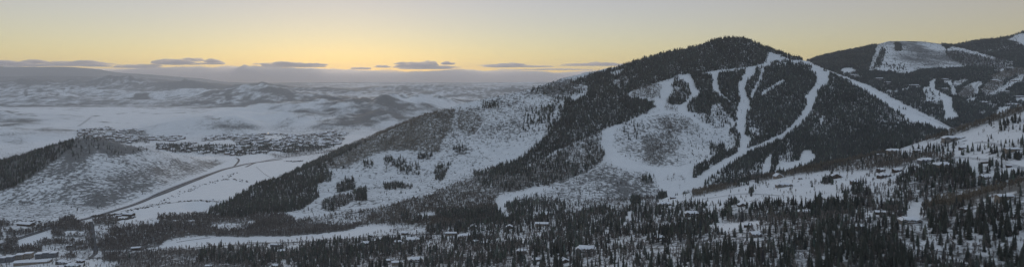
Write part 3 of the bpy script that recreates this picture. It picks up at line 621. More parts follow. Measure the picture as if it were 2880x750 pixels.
def house(p, y, wpx, label, style='lodge', wall='wood', rot=None, name='chalet', cat='house', group=None, hfac=1., seed=None, lift=0.):
    g = hit(p, y + 2)
    if g is None: print('no ground', p, y); return
    rs_ = random.Random(int(p * 31 + y * 7)); Wm = wpx / F * g.y
    rz = rs_.uniform(-.35, .35) if rot is None else rot
    Lm = min(Wm, 60.); Bm = max(6., min(14., Lm * .42)); H = (5.2 if Lm > 16 else 3.2) * hfac
    if style in ('block', 'long', 'barn'): Bm = max(7, min(16, Lm * .5))
    houses.append((g.x, g.y, Lm / 2 + 2))
    t = empty(name, (g.x, g.y + Bm / 2, g.z - .3 + lift), rz); tag(t, label, cat, group)
    dn = -6.; wv, wf, rv, rf = [], [], [], []
    th = .62; pit = rs_.uniform(.38, .55); wm = M[WALLS[wall]]
    wings = []
    if style == 'lodge':
        gable_wall(wv, wf, 0, 0, Lm * .62, Bm, dn, H, pit); gable_roof(rv, rf, 0, 0, Lm * .62, Bm, H, pit, th, 1.0)
        k = 2 if Lm > 22 else 1
        for s in ([-1, 1] if k == 2 else [rs_.choice((-1, 1))]):
            wx, wl, ww, wh = s * Lm * .33, Bm * 1.15, Lm * .27, H * rs_.uniform(.72, .98)
            gable_wall(wv, wf, wx, -Bm * .12, wl, ww, dn, wh, pit * 1.1, 'y'); gable_roof(rv, rf, wx, -Bm * .12, wl, ww, wh, pit * 1.1, th, .9, 'y'); wings.append((wx, -Bm * .12 - wl / 2, ww, wh))
        if Lm > 14:
            gable_wall(wv, wf, -Lm * .02, -Bm * .45, Bm * .5, Lm * .2, dn, H * .8, pit * 1.3, 'y'); gable_roof(rv, rf, -Lm * .02, -Bm * .45, Bm * .5, Lm * .2, H * .8, pit * 1.3, th * .8, .6, 'y')
    elif style == 'gable':
        gable_wall(wv, wf, 0, 0, Bm * 1.2, Lm * .75, dn, H, pit * 1.2, 'y'); gable_roof(rv, rf, 0, 0, Bm * 1.2, Lm * .75, H, pit * 1.2, th, 1., 'y')
        gable_wall(wv, wf, Lm * .42, Bm * .2, Lm * .35, Bm * .7, dn, H * .7, pit); gable_roof(rv, rf, Lm * .42, Bm * .2, Lm * .35, Bm * .7, H * .7, pit, th, .7)
        wings.append((0, -Bm * .6, Lm * .6, H))
    elif style in ('long', 'barn', 'small'):
        pit *= .8
        gable_wall(wv, wf, 0, 0, Lm, Bm * (.8 if style == 'long' else 1), dn, H, pit); gable_roof(rv, rf, 0, 0, Lm, Bm * (.8 if style == 'long' else 1), H, pit, th, .8)
    elif style == 'block':
        n = max(1, round(Lm / 14)); w_ = Lm / n
        for i in range(n):
            x0 = -Lm / 2 + i * w_; hh = H * (1.9 + .25 * (i % 2))
            box(wv, wf, x0 + .4, x0 + w_ - .4, -Bm / 2 + (i % 2) * 1.2, Bm / 2, dn, hh)
            box(rv, rf, x0 - .1, x0 + w_ + .1, -Bm / 2 - .5 + (i % 2) * 1.2, Bm / 2 + .5, hh + .01, hh + .75)
        H = H * 1.9
    elif style == 'shelter':
        n = 10; r = Lm / 2; r2 = r * .66; b = 0
        for sx in (-Bm * .4, Bm * .4):
            for i in range(n + 1):
                a = math.pi * i / n; wv.append((r * math.cos(a), sx, r * .8 * math.sin(a) - .3)); wv.append((r2 * math.cos(a), sx, r2 * .72 * math.sin(a) - .3))
        m_ = 2 * (n + 1)
        for i in range(n):
            a = 2 * i; wf += [(a, a + 2, a + 3, a + 1), (a + m_ + 1, a + m_ + 3, a + m_ + 2, a + m_), (a, a + m_, a + m_ + 2, a + 2), (a + 1, a + 3, a + m_ + 3, a + m_ + 1)]
        for sx in (-Bm * .42, Bm * .42):
            for i in range(3, n - 2): 
                a = math.pi * i / n; rv.append((r * 1.0 * math.cos(a), sx, r * .8 * math.sin(a) - .25)); rv.append((r * math.cos(a), sx, r * .8 * math.sin(a) + .35))
        k_ = len(rv) // 2
        for i in range(k_ // 2 - 1):
            a = 2 * i; rf += [(a + 1, a + 3, a + 3 + k_, a + 1 + k_), (a, a + 1, a + 3, a + 2), (a + k_, a + 2 + k_, a + 3 + k_, a + 1 + k_)]
    link_mesh('wall', wv, wf, wm, t); rfo = link_mesh('roof', rv, rf, M['rsnow'], t)
    if style == 'shelter': rfo.name = 'snow_cap'; return t
    fy = -Bm / 2 * (1 if style != 'long' else .8)
    # windows, door, chimney, balcony
    def win(x, yy, z, w_, h_):
        v, f = [], []; box(v, f, x - w_ / 2, x + w_ / 2, yy - .12, yy + .05, z, z + h_); o = link_mesh('window', v, f, M['trim'], t)
        v, f = [], []; box(v, f, x - w_ / 2 + .15, x + w_ / 2 - .15, yy - .16, yy - .1, z + .15, z + h_ - .15); link_mesh('pane', v, f, M['glass'], o)
    if wpx >= 15 or style == 'block':
        if style == 'block':
            n = max(1, round(Lm / 14)); w_ = Lm / n
            for i in range(n):
                for lv in range(3): win(-Lm / 2 + (i + .5) * w_, fy + (i % 2) * 1.2, 1.2 + lv * 2.9, w_ * .6, 1.5)
        else:
            body = Lm * (.62 if style == 'lodge' else .8)
            ws = [(-body * .3, fy), (body * .28, fy)] if style != 'gable' else [(-Lm * .2, fy * 1.2), (Lm * .14, fy * 1.2)]
            for x, yy in ws: win(x, yy, H * .45, min(2.6, Lm * .12), H * .36)
            for wx, wy, ww, wh in wings[:2]:
                if style == 'lodge': win(wx, wy, wh * .35, ww * .55, wh * .5)
    else: win(0, fy if style != 'gable' else fy * 1.2, H * .4, 1.6, 1.2)
    v, f = [], []; dx = Lm * .1; box(v, f, dx - .7, dx + .7, fy * (1.2 if style == 'gable' else 1) - .15, fy * (1.2 if style == 'gable' else 1) + .05, -.1, 2.1)
    link_mesh('door', v, f, M['door'], t)
    if style in ('lodge', 'gable', 'small') and wpx > 12:
        v, f = [], []; cx_, cy_ = Lm * rs_.choice((-.16, .14)), Bm * .2; zt = H + Bm / 2 * pit + 1.6; box(v, f, cx_ - .7, cx_ + .7, cy_ - .6, cy_ + .6, H * .6, zt); c = link_mesh('chimney', v, f, M['stone'], t)
        v, f = [], []; box(v, f, cx_ - .8, cx_ + .8, cy_ - .7, cy_ + .7, zt + .01, zt + .35); link_mesh('snow_cap', v, f, M['rsnow'], c)
    if style == 'lodge' and Lm > 20:
        v, f = [], []; box(v, f, -Lm * .2, Lm * .22, fy - 2.6, fy - .2, H * .36, H * .36 + .25)
        for x in (-Lm * .19, 0, Lm * .21): box(v, f, x - .15, x + .15, fy - 2.5, fy - 2.2, -4., H * .36 - .01)
        o = link_mesh('balcony', v, f, M['wood'], t)
        v, f = [], []; box(v, f, -Lm * .2, Lm * .22, fy - 2.6, fy - .25, H * .36 + .255, H * .36 + .6); link_mesh('snow_cover', v, f, M['rsnow'], o)
    return t
GR = 'chalets on the right hillside'; GB = 'houses in the forest of the far right bowl'; GM = 'houses along the creek road in the middle'; GL = 'buildings on the valley floor at left'
HL = [
 (2190,499,28,'small snow capped chalet on the hillside crest above the snow pocket','gable','tan',GR),
 (2208,523,46,'big stone lodge with many roofs on the open snow slope','lodge','stone',GR),
 (2354,499,30,'dark gabled chalet behind a clump of conifers on the hillside','gable','wood',GR),
 (2405,515,30,'chalet right of the dark gabled one, beside aspens','lodge','wood',GR),
 (2088,578,26,'chalet half hidden in conifers below the open slope','gable','wood',GR),
 (2268,602,42,'wide low chalet along the upper edge of the dark forest','lodge','wood',GR),
 (2107,636,24,'long white roofed chalet beside the bright snow road bend','small','wood',GR),
 (1872,577,40,'twin gabled house at the foot of the ski run outlet','lodge','tan',GR),
 (1948,605,40,'dark timber house with a broad snowy roof among conifers','lodge','wood',GR),
 (1855,670,32,'low chalet roof deep in the forest below the ski outlet','lodge','wood',GR),
 (2125,665,38,'snow roofed chalet standing lowest below the bright road bend','lodge','stone',GR),
 (2690,392,64,'largest lodge with long tiers of snowy roofs near the crest','lodge','stone',GR),
 (2711,417,20,'low dark garage just below the largest lodge','long','wood',GR),
 (2518,427,38,'pale stone chalet on the brown crest band left of the lodge','lodge','tan',GR),
 (2583,425,22,'small chalet between the crest conifers and the pale stone chalet','small','wood',GR),
 (2608,454,40,'greyish chalet screened by bare aspens under the crest','lodge','grey',GR),
 (2655,468,50,'two roofed tan chalet above the dark conifer stand','lodge','tan',GR),
 (2478,481,26,'upper chalet of the three close together on the mid slope','lodge','wood',GR),
 (2523,482,28,'right hand chalet of the close group on the mid slope','lodge','wood',GR),
 (2489,497,36,'lowest and widest chalet of the close group on the mid slope','lodge','wood',GR),
 (2852,425,38,'long chalet behind conifers near the right edge','long','tan',GR),
 (2771,503,34,'chalet beside the retaining wall above the near brown ridge','lodge','stone',GR),
 (2474,436,12,'tiny tan cabin in the brown aspens of the crest','small','tan',GR),
 (2479,600,26,'small dark chalet by the road bend under the aspens','small','wood',GR),
 (2566,626,58,'wide stone chalet with sagging snow roofs beside the bright road','lodge','stone',GR),
 (2832,561,44,'pale flat roofed house on the near brown ridge','long','tan',GR),
 (2722,592,24,'small chalet peeking out of the near forest under the brown ridge','small','wood',GR),
 (2418,640,24,'small chalet alone in forest left of the wide stone chalet','small','wood',GR),
 (2572,240,26,'house with bright flat roof left of the bowl snow run','long','wood',GB),
 (2659,223,18,'upper house between the two snow patches of the bowl','long','wood',GB),
 (2657,250,24,'lower house between the two snow patches of the bowl','long','wood',GB),
 (2618,285,28,'house at the left edge of the lower bowl snow run','lodge','wood',GB),
 (2768,288,32,'house with long roof right of the bowl snow run','lodge','wood',GB),
 (2868,272,24,'dark roofed house at the right edge below the white slope','long','wood',GB),
 (2852,294,34,'largest bowl house just behind the brown crest at right edge','lodge','stone',GB),
 (2858,226,24,'house high on the white slope at the right edge','lodge','tan',GB),
 (2800,226,18,'small house in brown aspens above the switchback road','small','tan',GB),
 (2842,191,20,'house on the far brown ridge near the right edge','long','tan',GB),
 (2829,258,22,'house between the white slope and the switchback road','long','wood',GB),
 (2495,232,22,'leftmost house strung through dark bowl forest','long','wood',GB),
 (2534,205,20,'house below the bald far hill','long','wood',GB),
 (2402,211,24,'house beside the small snowfield behind the mountain shoulder','long','tan',GB),
 (2474,221,20,'house in dark forest under the foot of the far runs','small','wood',GB),
 (1137,658,26,'square roofed house at the end of the white meadow','lodge','wood',GM),
 (1158,677,40,'clustered chalet roofs below the square roofed house','lodge','stone',GM),
 (1268,660,30,'long white roofed lodge beside the creek road','long','tan',GM),
 (1306,666,38,'broad lodge with two wings joined beside the long lodge','lodge','tan',GM),
 (1330,638,18,'lone cabin in the clearing above the creek road','gable','wood',GM),
 (1335,680,24,'dark cabin with patchy snow under the broad lodge','lodge','wood',GM),
 (1362,684,16,'small plain roofed cabin right of the dark patchy cabin','small','tan',GM),
 (1040,664,14,'small gabled house at the lower edge of the white meadow','gable','wood',GM),
 (1027,687,28,'slanting roofed chalet left of the clustered roofs','lodge','wood',GM),
 (1048,678,20,'chalet close behind the slanting roofed chalet','lodge','wood',GM),
 (1070,674,16,'flat roofed cabin right of the slanting roofed chalet','long','wood',GM),
 (1168,735,42,'wide chalet at the bottom edge in middle forest','lodge','stone',GM),
 (1093,734,18,'small cabin left of the wide chalet at the bottom edge','small','wood',GM),
 (1116,744,30,'big pale roof touching the bottom edge of the photo','long','tan',GM),
 (1117,684,24,'chalet behind conifers left of the clustered roofs','lodge','wood',GM),
 (1433,642,24,'timber cabin on the creek road right of the lodges','gable','wood',GM),
 (1469,711,32,'sprawling chalet with ragged snowy roofs in middle forest','lodge','wood',GM),
 (1649,706,56,'largest snowy roofed chalet in the middle forest gap','lodge','stone',GM),
 (1511,732,26,'chalet at bottom left of the middle forest gap','lodge','wood',GM),
 (1525,634,38,'long tan house where the creek road enters the conifers','long','tan',GM),
 (1588,736,24,'chalet near the bottom edge below the large chalet','gable','wood',GM),
 (67,633,46,'long dark barn with white roof by the highway','barn','wood',GL),
 (14,736,34,'condominium block in the bottom left corner','block','grey',GL),
 (62,727,40,'condominium block beside bare trees second from the corner','block','tan',GL),
 (124,724,52,'row of three stepped condominium blocks with dark fronts','block','grey',GL),
 (84,742,92,'very long flat snowy roofed hall below the condominiums','long','tan',GL),
 (174,740,36,'gabled townhouse right of the long hall','lodge','wood',GL),
 (222,736,26,'townhouse at the right end of the condominium village','lodge','wood',GL),
 (200,750,40,'townhouse roofs at the bottom edge of the condominium village','lodge','grey',GL),
 (358,605,30,'farm building in a ring of trees beside the highway','barn','wood',GL),
 (332,606,14,'small farm shed left of the ringed farm building','small','wood',GL),
 (192,692,14,'small hut in bare woods left of the cross road','small','wood',GL),
 (380,701,24,'low dark shed in the scrub right of the cross road','long','wood',GL),
 (773,692,28,'flat roofed house below the meadow track','long','grey',GL),
 (791,709,24,'dark house just below the flat roofed house','lodge','wood',GL),
 (776,748,26,'house with wide snowy roof at the bottom edge, left of middle','lodge','wood',GL),
 (586,749,18,'small white roof at the bottom edge among dark conifers','small','wood',GL),
 (537,622,14,'small cabin at the tip of the dark forest toe','small','tan',GL),
 (492,622,12,'tiny cabin left of the cabin at the forest toe','small','tan',GL),
]
for p, y, w_, lb, st, wl, g in HL:
    nm = {'block': 'condominium', 'barn': 'barn'}.get(st, 'chalet' if g in (GR, GM) else 'house')
    house(p, y, w_, lb, st, wl, name=nm, cat={'block': 'apartment block', 'barn': 'barn'}.get(st, 'house'), group=g, hfac=1.0 if st != 'block' else 1.)
house(2056, 558, 11, 'dark little shed on the snow at the road junction', 'small', 'wood', name='shed', cat='shed')
house(2841, 468, 12, 'dark shed on the snow beside the upper road', 'small', 'wood', name='shed', cat='shed')
house(1894, 556, 15, 'flat topped lift station at the bottom of the ski bowl', 'long', 'wood', name='lift_station', cat='lift station')
house(2253, 502, 12, 'round arched stone shelter on the open snow slope', 'shelter', 'stone', name='shelter', cat='shelter')
# far town: the houses that show largest are objects, copied from five kinds, the rest are one mass
def town_house(k):
    v, f, mi = [], [], []; L_, W_ = (16 + 3 * k, 11 + k) ; H = 4.5 + (k % 3) * 1.3
    gable_wall(v, f, 0, 0, L_, W_, -2, H, .45); n = len(f); gable_roof(v, f, 0, 0, L_, W_, H, .45, .7, 1.); mi = [0] * n + [1] * (len(f) - n)
    return v, f, mi
TH = []
for k in range(5):
    v, f, mi = town_house(k); me = bpy.data.meshes.new('town_house'); me.from_pydata(v, [], f); me.materials.append(M[['wood', 'tan', 'grey', 'stone', 'wood'][k]]); me.materials.append(M['rsnow']); me.polygons.foreach_set('material_index', mi); TH.append((me, v, f, mi))
pts, pp, yy, dv = scatter(4, 1 / 1500., ymax=470, s=5, clump=(120, .5))
ordr = np.argsort(pts[:, 1]); pts, pp, yy = pts[ordr], pp[ordr], yy[ordr]
seen = []; 
inview = (pp > 5) & (pp < 2870)
pts, pp, yy = pts[inview], pp[inview], yy[inview]
def town_label(p, y):
    if p < 420: return ('small snowy roofed house in the far town left of the white hill', 'far town houses left of the white hill')
    if p < 660: return ('small snowy roofed house in the far town below the white hill', 'far town houses below the white hill')
    return ('small snowy roofed house in the far town behind the brown slope', 'far town houses behind the brown slope')
bv, bf, bm = [], [], []
for n_, (q, p, y) in enumerate(zip(pts, pp, yy)):
    k = rng.integers(5); me, v, f, mi = TH[k]; a = rng.uniform(0, math.pi); s = rng.uniform(.8, 1.2)
    if n_ < 230:
        o = bpy.data.objects.new('town_house', me); col.objects.link(o); o.location = q; o.rotation_euler = (0, 0, a); o.scale = (s, s, s)
        lb, g = town_label(p, y); tag(o, lb, 'house', g)
    else:
        b = len(bv); c_, s_ = math.cos(a), math.sin(a)
        bv += [(q[0] + s * (x * c_ - yv * s_), q[1] + s * (x * s_ + yv * c_), q[2] + s * z) for x, yv, z in v]
        bf += [tuple(b + i for i in ff) for ff in f]; bm += [2 if m_ == 1 else (0 if k % 2 else 1) for m_ in mi]
if bv: tag(link_mesh('far_town', bv, bf, [M['wood'], M['tan'], M['rsnow']], mi=bm), 'mass of tiny houses of the far town', None, None, 'stuff')
print('town', len(pts))

# ------------------------------------------------------------------ tree shapes
def conifer_tmpl(seed, tiers, sides, w=.17):
    """unit-height narrow spruce: ragged drooping tiers round a stem; returns verts, tris"""
    r = np.random.default_rng(seed); V_, T_ = [], []
    # thin stem
    V_ += [(-.012, 0, 0), (.012, 0, 0), (0, 0, .5), (0, -.012, 0), (0, .012, 0)]; T_ += [(0, 1, 2), (3, 4, 2)]
    for t in range(tiers):
        z0 = .06 + .80 * (t / tiers) ** .95; z1 = min(1., z0 + 1.75 * .94 / tiers); R = w * (1 - z0) ** .85 * r.uniform(.85, 1.15)
        b = len(V_); V_.append((r.normal(0, .006), r.normal(0, .006), z1)); ph = r.uniform(0, 6.3)
        for i in range(sides):
            a = ph + 2 * math.pi * i / sides; k = (1.15 if i % 2 else .62) * r.uniform(.8, 1.2)
            V_.append((R * k * math.cos(a), R * k * math.sin(a), z0 - (.015 if i % 2 else -.03) + r.normal(0, .008)))
        for i in range(sides): T_.append((b, b + 1 + i, b + 1 + (i + 1) % sides))
    return np.array(V_), np.array(T_)
def aspen_tmpl(seed, nb, wid=.012, spread=.17):
    """unit-height leafless tree: stem and rising slivers of branch"""
    r = np.random.default_rng(seed); V_, T_ = [], []
    V_ += [(-.011, 0, 0), (.011, 0, 0), (0, 0, .95), (0, -.011, 0), (0, .011, 0)]; T_ += [(0, 1, 2), (3, 4, 2)]
    for i in range(nb):
        z = r.uniform(.22, .8); a = r.uniform(0, 6.283); l = spread * r.uniform(.6, 1.2) * (1.25 - z); up = r.uniform(.14, .30)
        p0 = np.array([0, 0, z]); p1 = np.array([l * math.cos(a), l * math.sin(a), min(1.02, z + up)]); n = np.array([-math.sin(a), math.cos(a), 0]) * wid
        b = len(V_); V_ += [p0 - n * .6, p0 + n * .6, p1 + n * 1.5, p1 - n * .8]; T_ += [(b, b + 1, b + 2), (b, b + 2, b + 3)]
    return np.array(V_), np.array(T_)
def shrub_tmpl(seed):
    r = np.random.default_rng(seed); V_ = [(0, 0, 1.)]; T_ = []
    for i in range(7): a = 2 * math.pi * i / 7; V_.append((math.cos(a) * r.uniform(.6, 1.1), math.sin(a) * r.uniform(.6, 1.1), r.uniform(.3, .6)))
    for i in range(7): a = 2 * math.pi * i / 7; V_.append((math.cos(a) * .8, math.sin(a) * .8, -.3))
    for i in range(7):
        j = (i + 1) % 7; T_ += [(0, 1 + i, 1 + j), (1 + i, 8 + i, 8 + j), (1 + i, 8 + j, 1 + j)]
    return np.array(V_), np.array(T_)
def mass(name, pts, hts, wid, tmpls, m, label, tints):
    Vs, Ts, Cs = [], [], []; off = 0; which = rng.integers(len(tmpls), size=len(pts)); ang = rng.uniform(0, 6.283, len(pts))
    lean = rng.normal(0, .02, (len(pts), 2))
    for k, (tv, tt) in enumerate(tmpls):
        i = np.nonzero(which == k)[0]
        if len(i) == 0: continue
        c, s = np.cos(ang[i])[:, None], np.sin(ang[i])[:, None]; h = hts[i][:, None]; w_ = wid[i][:, None]
        x = (tv[:, 0] * c - tv[:, 1] * s) * w_ + tv[:, 2] * h * lean[i, 0:1]; y = (tv[:, 0] * s + tv[:, 1] * c) * w_ + tv[:, 2] * h * lean[i, 1:2]; z = tv[:, 2][None, :] * h
        v = np.stack([x + pts[i, 0:1], y + pts[i, 1:2], z + pts[i, 2:3] - .4], -1).reshape(-1, 3)
        t = (tt[None] + (np.arange(len(i)) * len(tv))[:, None, None] + off).reshape(-1, 3)
        Vs.append(v); Ts.append(t); Cs.append(np.repeat(tints[i], len(tv), 0)); off += len(v)
    o = np_mesh(name, np.vstack(Vs), np.vstack(Ts), m, np.vstack(Cs)); tag(o, label, None, None, 'stuff'); print(name, len(pts), off); return o
def height_field(pts, lo, hi, s):
    n = fbm(pts[:, 0] / 60, pts[:, 1] / 60, 3, 200 + s)
    return lo + (hi - lo) * np.clip(.42 + .4 * n + rng.normal(0, .27, len(pts)), -.25, 1.35)
# where things were said to stand, for labels
def place(p, y):
    if y > 690 or (p > 2350 and y > 600):
        if p < 640: return 'bottom left among the condominium village scrub'
        if p < 1000: return 'bottom edge below the meadow track'
        if p < 1320: return 'bottom edge around the middle chalets'
        if p < 1700: return 'bottom edge round the largest middle chalet'
        if p < 1960: return 'near forest below the ski outlet house'
        if p < 2250: return 'near forest below the bright road bend'
        if p < 2560: return 'near forest left of the wide stone chalet'
        if p < 2720: return 'near forest below the near brown ridge'
        return 'bottom right corner forest'
    if p < 640: return 'river woods beside the cross road'
    if p < 1320: return 'woods along the creek road'
    if p < 1900: return 'forest under the lower ski slopes'
    if p < 2300: return 'upper edge of the near forest'
    return 'slope between the chalets on the right'
# ---- conifers
pts, pp, yy, dv = scatter(0, 1 / 19., s=1)
k = clear(pts, 1.5); pts, pp, yy, dv = pts[k], pp[k], yy[k], dv[k]
H = height_field(pts, 9., 20., 1); H *= np.where(pts[:, 1] < 1150, .95, .92); H *= np.where(dv < .1, .62, 1); H *= np.where((pp > 2300) & (pts[:, 1] < 1100), 1.12, 1)
H = np.where((pts[:, 1] > 3500) & (pp < 1700), 5 + 3 * rng.random(len(pts)), H)
Wd = H * rng.uniform(.7, 1.45, len(pts)); Wd = np.where(pts[:, 1] > 2400, Wd * 1.15, Wd)
tone = np.clip(1 + rng.normal(0, .22, len(pts)) + .35 * fbm(pts[:, 0] / 90, pts[:, 1] / 90, 2, 333), .45, 1.9)[:, None]
tint = tone * (1 + rng.normal(0, .06, (len(pts), 3)) * [1.2, 0.8, 1])
tint = tint * np.where(rng.random((len(pts), 1)) < .12, 1.9, 1)      # some still hold snow
TOT = len(pts)
# the three hundred that show largest stand as trees of their own
size = H / pts[:, 1] * F; topy = yy - size
inf = (pp > 6) & (pp < 2874) & (topy < 738) & (np.minimum(yy, 750) - topy > 12)
sh = np.where(inf, np.minimum(yy, 750) - topy, 0)
big = np.argsort(-sh)[:300]; isbig = np.zeros(TOT, bool); isbig[big] = True
near = (pts[:, 1] < 1350) & ~isbig; mid = (pts[:, 1] >= 1350) & (pts[:, 1] < 2500) & ~isbig; farr = (pts[:, 1] >= 2500) & ~isbig
T3 = [conifer_tmpl(100 + i, 9, 8) for i in range(8)]; T2 = [conifer_tmpl(200 + i, 6, 7) for i in range(7)]; T1 = [conifer_tmpl(300 + i, 4, 6, .18) for i in range(6)]
mass('near_conifers', pts[near], H[near], Wd[near], T3, M['needle'], 'dark conifer mass of the near hillside', tint[near])
mass('slope_conifers', pts[mid], H[mid], Wd[mid], T2, M['needle'], 'dark conifer mass on the middle slopes', tint[mid])
mass('mountain_conifers', pts[farr], H[farr], Wd[farr], T1, M['needle'], 'dark conifer mass on the mountain and beyond', tint[farr])
def conifer_parts(seed):
    r = np.random.default_rng(seed); V_, F_ = [], []
    tiers = 17
    for t in range(tiers):
        z0 = .07 + .86 * t / tiers; R = .165 * (1 - z0) ** .8 * r.uniform(.85, 1.15); nb = 9 if t < 12 else 6; ph = r.uniform(0, 6.3)
        for i in range(nb):
            a = ph + 2 * math.pi * i / nb + r.normal(0, .15); l = R * r.uniform(.65, 1.25); wd = l * .36; dz = -l * r.uniform(.25, .6); zz = z0 + r.uniform(-.012, .02)
            ca, sa = math.cos(a), math.sin(a); b = len(V_)
            V_ += [(0, 0, zz + .03), (l * .6 * ca - wd * sa, l * .6 * sa + wd * ca, zz + dz * .7), (l * ca, l * sa, zz + dz), (l * .6 * ca + wd * sa, l * .6 * sa - wd * ca, zz + dz * .7), (l * .55 * ca, l * .55 * sa, zz + dz * .35 + .012)]
            F_ += [(b, b + 1, b + 4), (b + 1, b + 2, b + 4), (b + 2, b + 3, b + 4), (b + 3, b, b + 4)]
    b = len(V_); V_ += [(.012, 0, .9), (-.006, .01, .9), (-.006, -.01, .9), (0, 0, 1.0)]; F_ += [(b, b + 1, b + 3), (b + 1, b + 2, b + 3), (b + 2, b, b + 3)]
    tv, tf = [], []
    for k_, (z, rr) in enumerate(((-.05, .016), (.5, .009), (.93, .002))):
        for i in range(6): a = i * math.pi / 3; tv.append((rr * math.cos(a), rr * math.sin(a), z))
    for k_ in range(2):
        for i in range(6): a = k_ * 6 + i; c = k_ * 6 + (i + 1) % 6; tf.append((a, c, c + 6, a + 6))
    return (V_, F_), (tv, tf)
def proto_meshes(name, fn, seeds, m1, m2, n1, n2):
    out = []
    for s in seeds:
        (a, b), (c, d) = fn(s); m_ = bpy.data.meshes.new(n1); m_.from_pydata([tuple(x) for x in a], [], b); m_.materials.append(m1)
        t_ = bpy.data.meshes.new(n2); t_.from_pydata([tuple(x) for x in c], [], d); t_.materials.append(m2); out.append((m_, t_))
    return out
def plant(name, cat, protos, pt, h, w_, n1, n2, label, group):
    t = empty(name, (pt[0], pt[1], pt[2] - .3), rng.uniform(0, 6.28)); t.scale = (w_, w_, h); t.rotation_euler = (rng.normal(0, .015), rng.normal(0, .015), rng.uniform(0, 6.28)); tag(t, label, cat, group)
    a, b = protos[rng.integers(len(protos))]
    for nm, me in ((n1, a), (n2, b)):
        o = bpy.data.objects.new(nm, me); col.objects.link(o); o.parent = t
def cells(P_, Hs, base):
    """labels by place, stature and neighbours"""
    out = []
    hs = np.quantile(Hs, [.33, .67])
    for i in range(len(P_)):
        d = np.hypot(P_[:, 0] - P_[i, 0], (P_[:, 1] - P_[i, 1])); d[i] = 1e9; lone = d.min() > 9
        out.append((('short ', 'mid height ', 'tall ')[int(np.searchsorted(hs, Hs[i]))], 'standing apart' if lone else 'crowded'))
    return out
CP = proto_meshes('conifer', conifer_parts, range(8), M['needle_i'], M['bark'], 'crown', 'trunk')
cl_ = cells(pts[big], H[big], 'spruce')
for n_, i in enumerate(big):
    pl = place(pp[i], yy[i]); st, ap = cl_[n_]
    plant('conifer', 'conifer', CP, pts[i], H[i], Wd[i], 'crown', 'trunk', f'{st}dark conifer {ap}, {pl}', f'{st}conifers {ap}: {pl}')
# conifers that stand alone and can be pointed at
for p, y, h, lb in [(2284,525,13,'lone broad spruce on open snow right of the big stone lodge'),(2165,603,21,'tallest broad spruce rising above the forest edge on the hillside'),(2267,594,20,'tall thin spruce at the forest edge under the dark fence'),
                    (2084,555,8,'small spruce pair tree on the snow right of the dark shed'),(2113,552,9,'slim spruce on the open snow above the forest edge'),(2501,513,11,'lone spruce on the snow bank under the three close chalets'),
                    (2780,398,11,'lone spruce on open snow right of the largest lodge'),(2026,577,13,'single spruce beside the snowy road above the forest'),(2013,590,12,'spruce alone just left of the snowy road bend'),
                    (1688,600,26,'tall dark twin spruce at the foot of the scrub slope'),(1782,580,16,'spruce at the left end of the ski outlet clearing'),(1508,408,24,'big spruce at the edge of the left ski bowl'),
                    (2346,580,12,'thin spruce right of the dark fence line'),(2200,548,5,'small bush like spruce below the big stone lodge'),(565,735,22,'dark spruce standing at the bottom edge left of the dense clump'),
                    (140,580,8,'tiny lone conifer on the open left hill slope'),(480,648,16,'single dark conifer in the river woods'),(2312,546,6,'small round conifer on the open slope'),(2866,488,14,'spruce on snow at the right edge above brown ridge'),
                    (1710,258,17,'lone tree in the middle of the upper left ski run'),(1737,253,10,'lone tree standing in the loop of the upper ski run'),(1856,275,16,'dark tree beside the second upper ski run')]:
    g = hit(p, y)
    if g is not None: plant('conifer', 'conifer', CP, (g.x, g.y, g.z), h, h * 1.15, 'crown', 'trunk', lb, 'conifers standing alone on snow')
# ---- bare aspens
pts, pp, yy, dv = scatter(1, 1 / 13., s=2, ymax=850, clump=(22, .7))
k = clear(pts, 2); pts, pp, yy, dv = pts[k], pp[k], yy[k], dv[k]
H = height_field(pts, 5., 12., 2); H = np.where(pts[:, 1] > 3000, H * .9, H)
riv = (pts[:, 2] < 25) & (pp < 1000); H = np.where(riv, H * .95, H)
Wd = H * rng.uniform(.9, 1.5, len(pts))
bmask = cover(pp, yy, 0)[:, 3:4]
tone = np.clip(1 + rng.normal(0, .15, (len(pts), 1)) + .25 * fbm(pts[:, 0] / 50, pts[:, 1] / 50, 2, 433)[:, None], .5, 1.6)
tint = tone * (1 - .0 * bmask + bmask * np.array([[.14, .08, -.12]]))
size = H / pts[:, 1] * F; topy = yy - size; inf = (pp > 6) & (pp < 2874) & (topy < 738)
sh = np.where(inf, np.minimum(yy, 750) - topy, 0); big = np.argsort(-sh)[:300]; isbig = np.zeros(len(pts), bool); isbig[big] = True
near = (pts[:, 1] < 1900) & ~isbig; farr = (pts[:, 1] >= 1900) & ~isbig
A2 = [aspen_tmpl(400 + i, 18, .024, .2) for i in range(7)]; A1 = [aspen_tmpl(500 + i, 8, .04, .22) for i in range(6)]
mass('bare_woods', pts[near], H[near], Wd[near], A2, M['aspen'], 'bare grey brown aspen woods near the creek and chalets', tint[near])
mass('far_bare_woods', pts[farr], H[farr], Wd[farr], A1, M['aspen'], 'bare brown aspen woods on the mountain slopes', tint[farr])
def aspen_parts(seed):
    tv, tf = [], []
    for z, rr in ((-.05, .013), (.45, .009), (.92, .002)):
        for i in range(5): a = i * 2 * math.pi / 5; tv.append((rr * math.cos(a), rr * math.sin(a), z))
    for k_ in range(2):
        for i in range(5): a = k_ * 5 + i; c = k_ * 5 + (i + 1) % 5; tf.append((a, c, c + 5, a + 5))
    v, t = aspen_tmpl(seed + 700, 44, .009, .2)
    return (v[5:], [tuple(int(x) - 5 for x in q) for q in t[2:]]), (tv, tf)
AP = proto_meshes('aspen', aspen_parts, range(7), M['aspen_i'], M['aspenbark'], 'branches', 'trunk')
cl_ = cells(pts[big], H[big], 'aspen')
for n_, i in enumerate(big):
    pl = place(pp[i], yy[i]); st, ap = cl_[n_]
    plant('bare_aspen', 'bare tree', AP, pts[i], H[i], Wd[i], 'branches', 'trunk', f'{st}bare pale trunked tree {ap}, {pl}', f'{st}bare trees {ap}: {pl}')
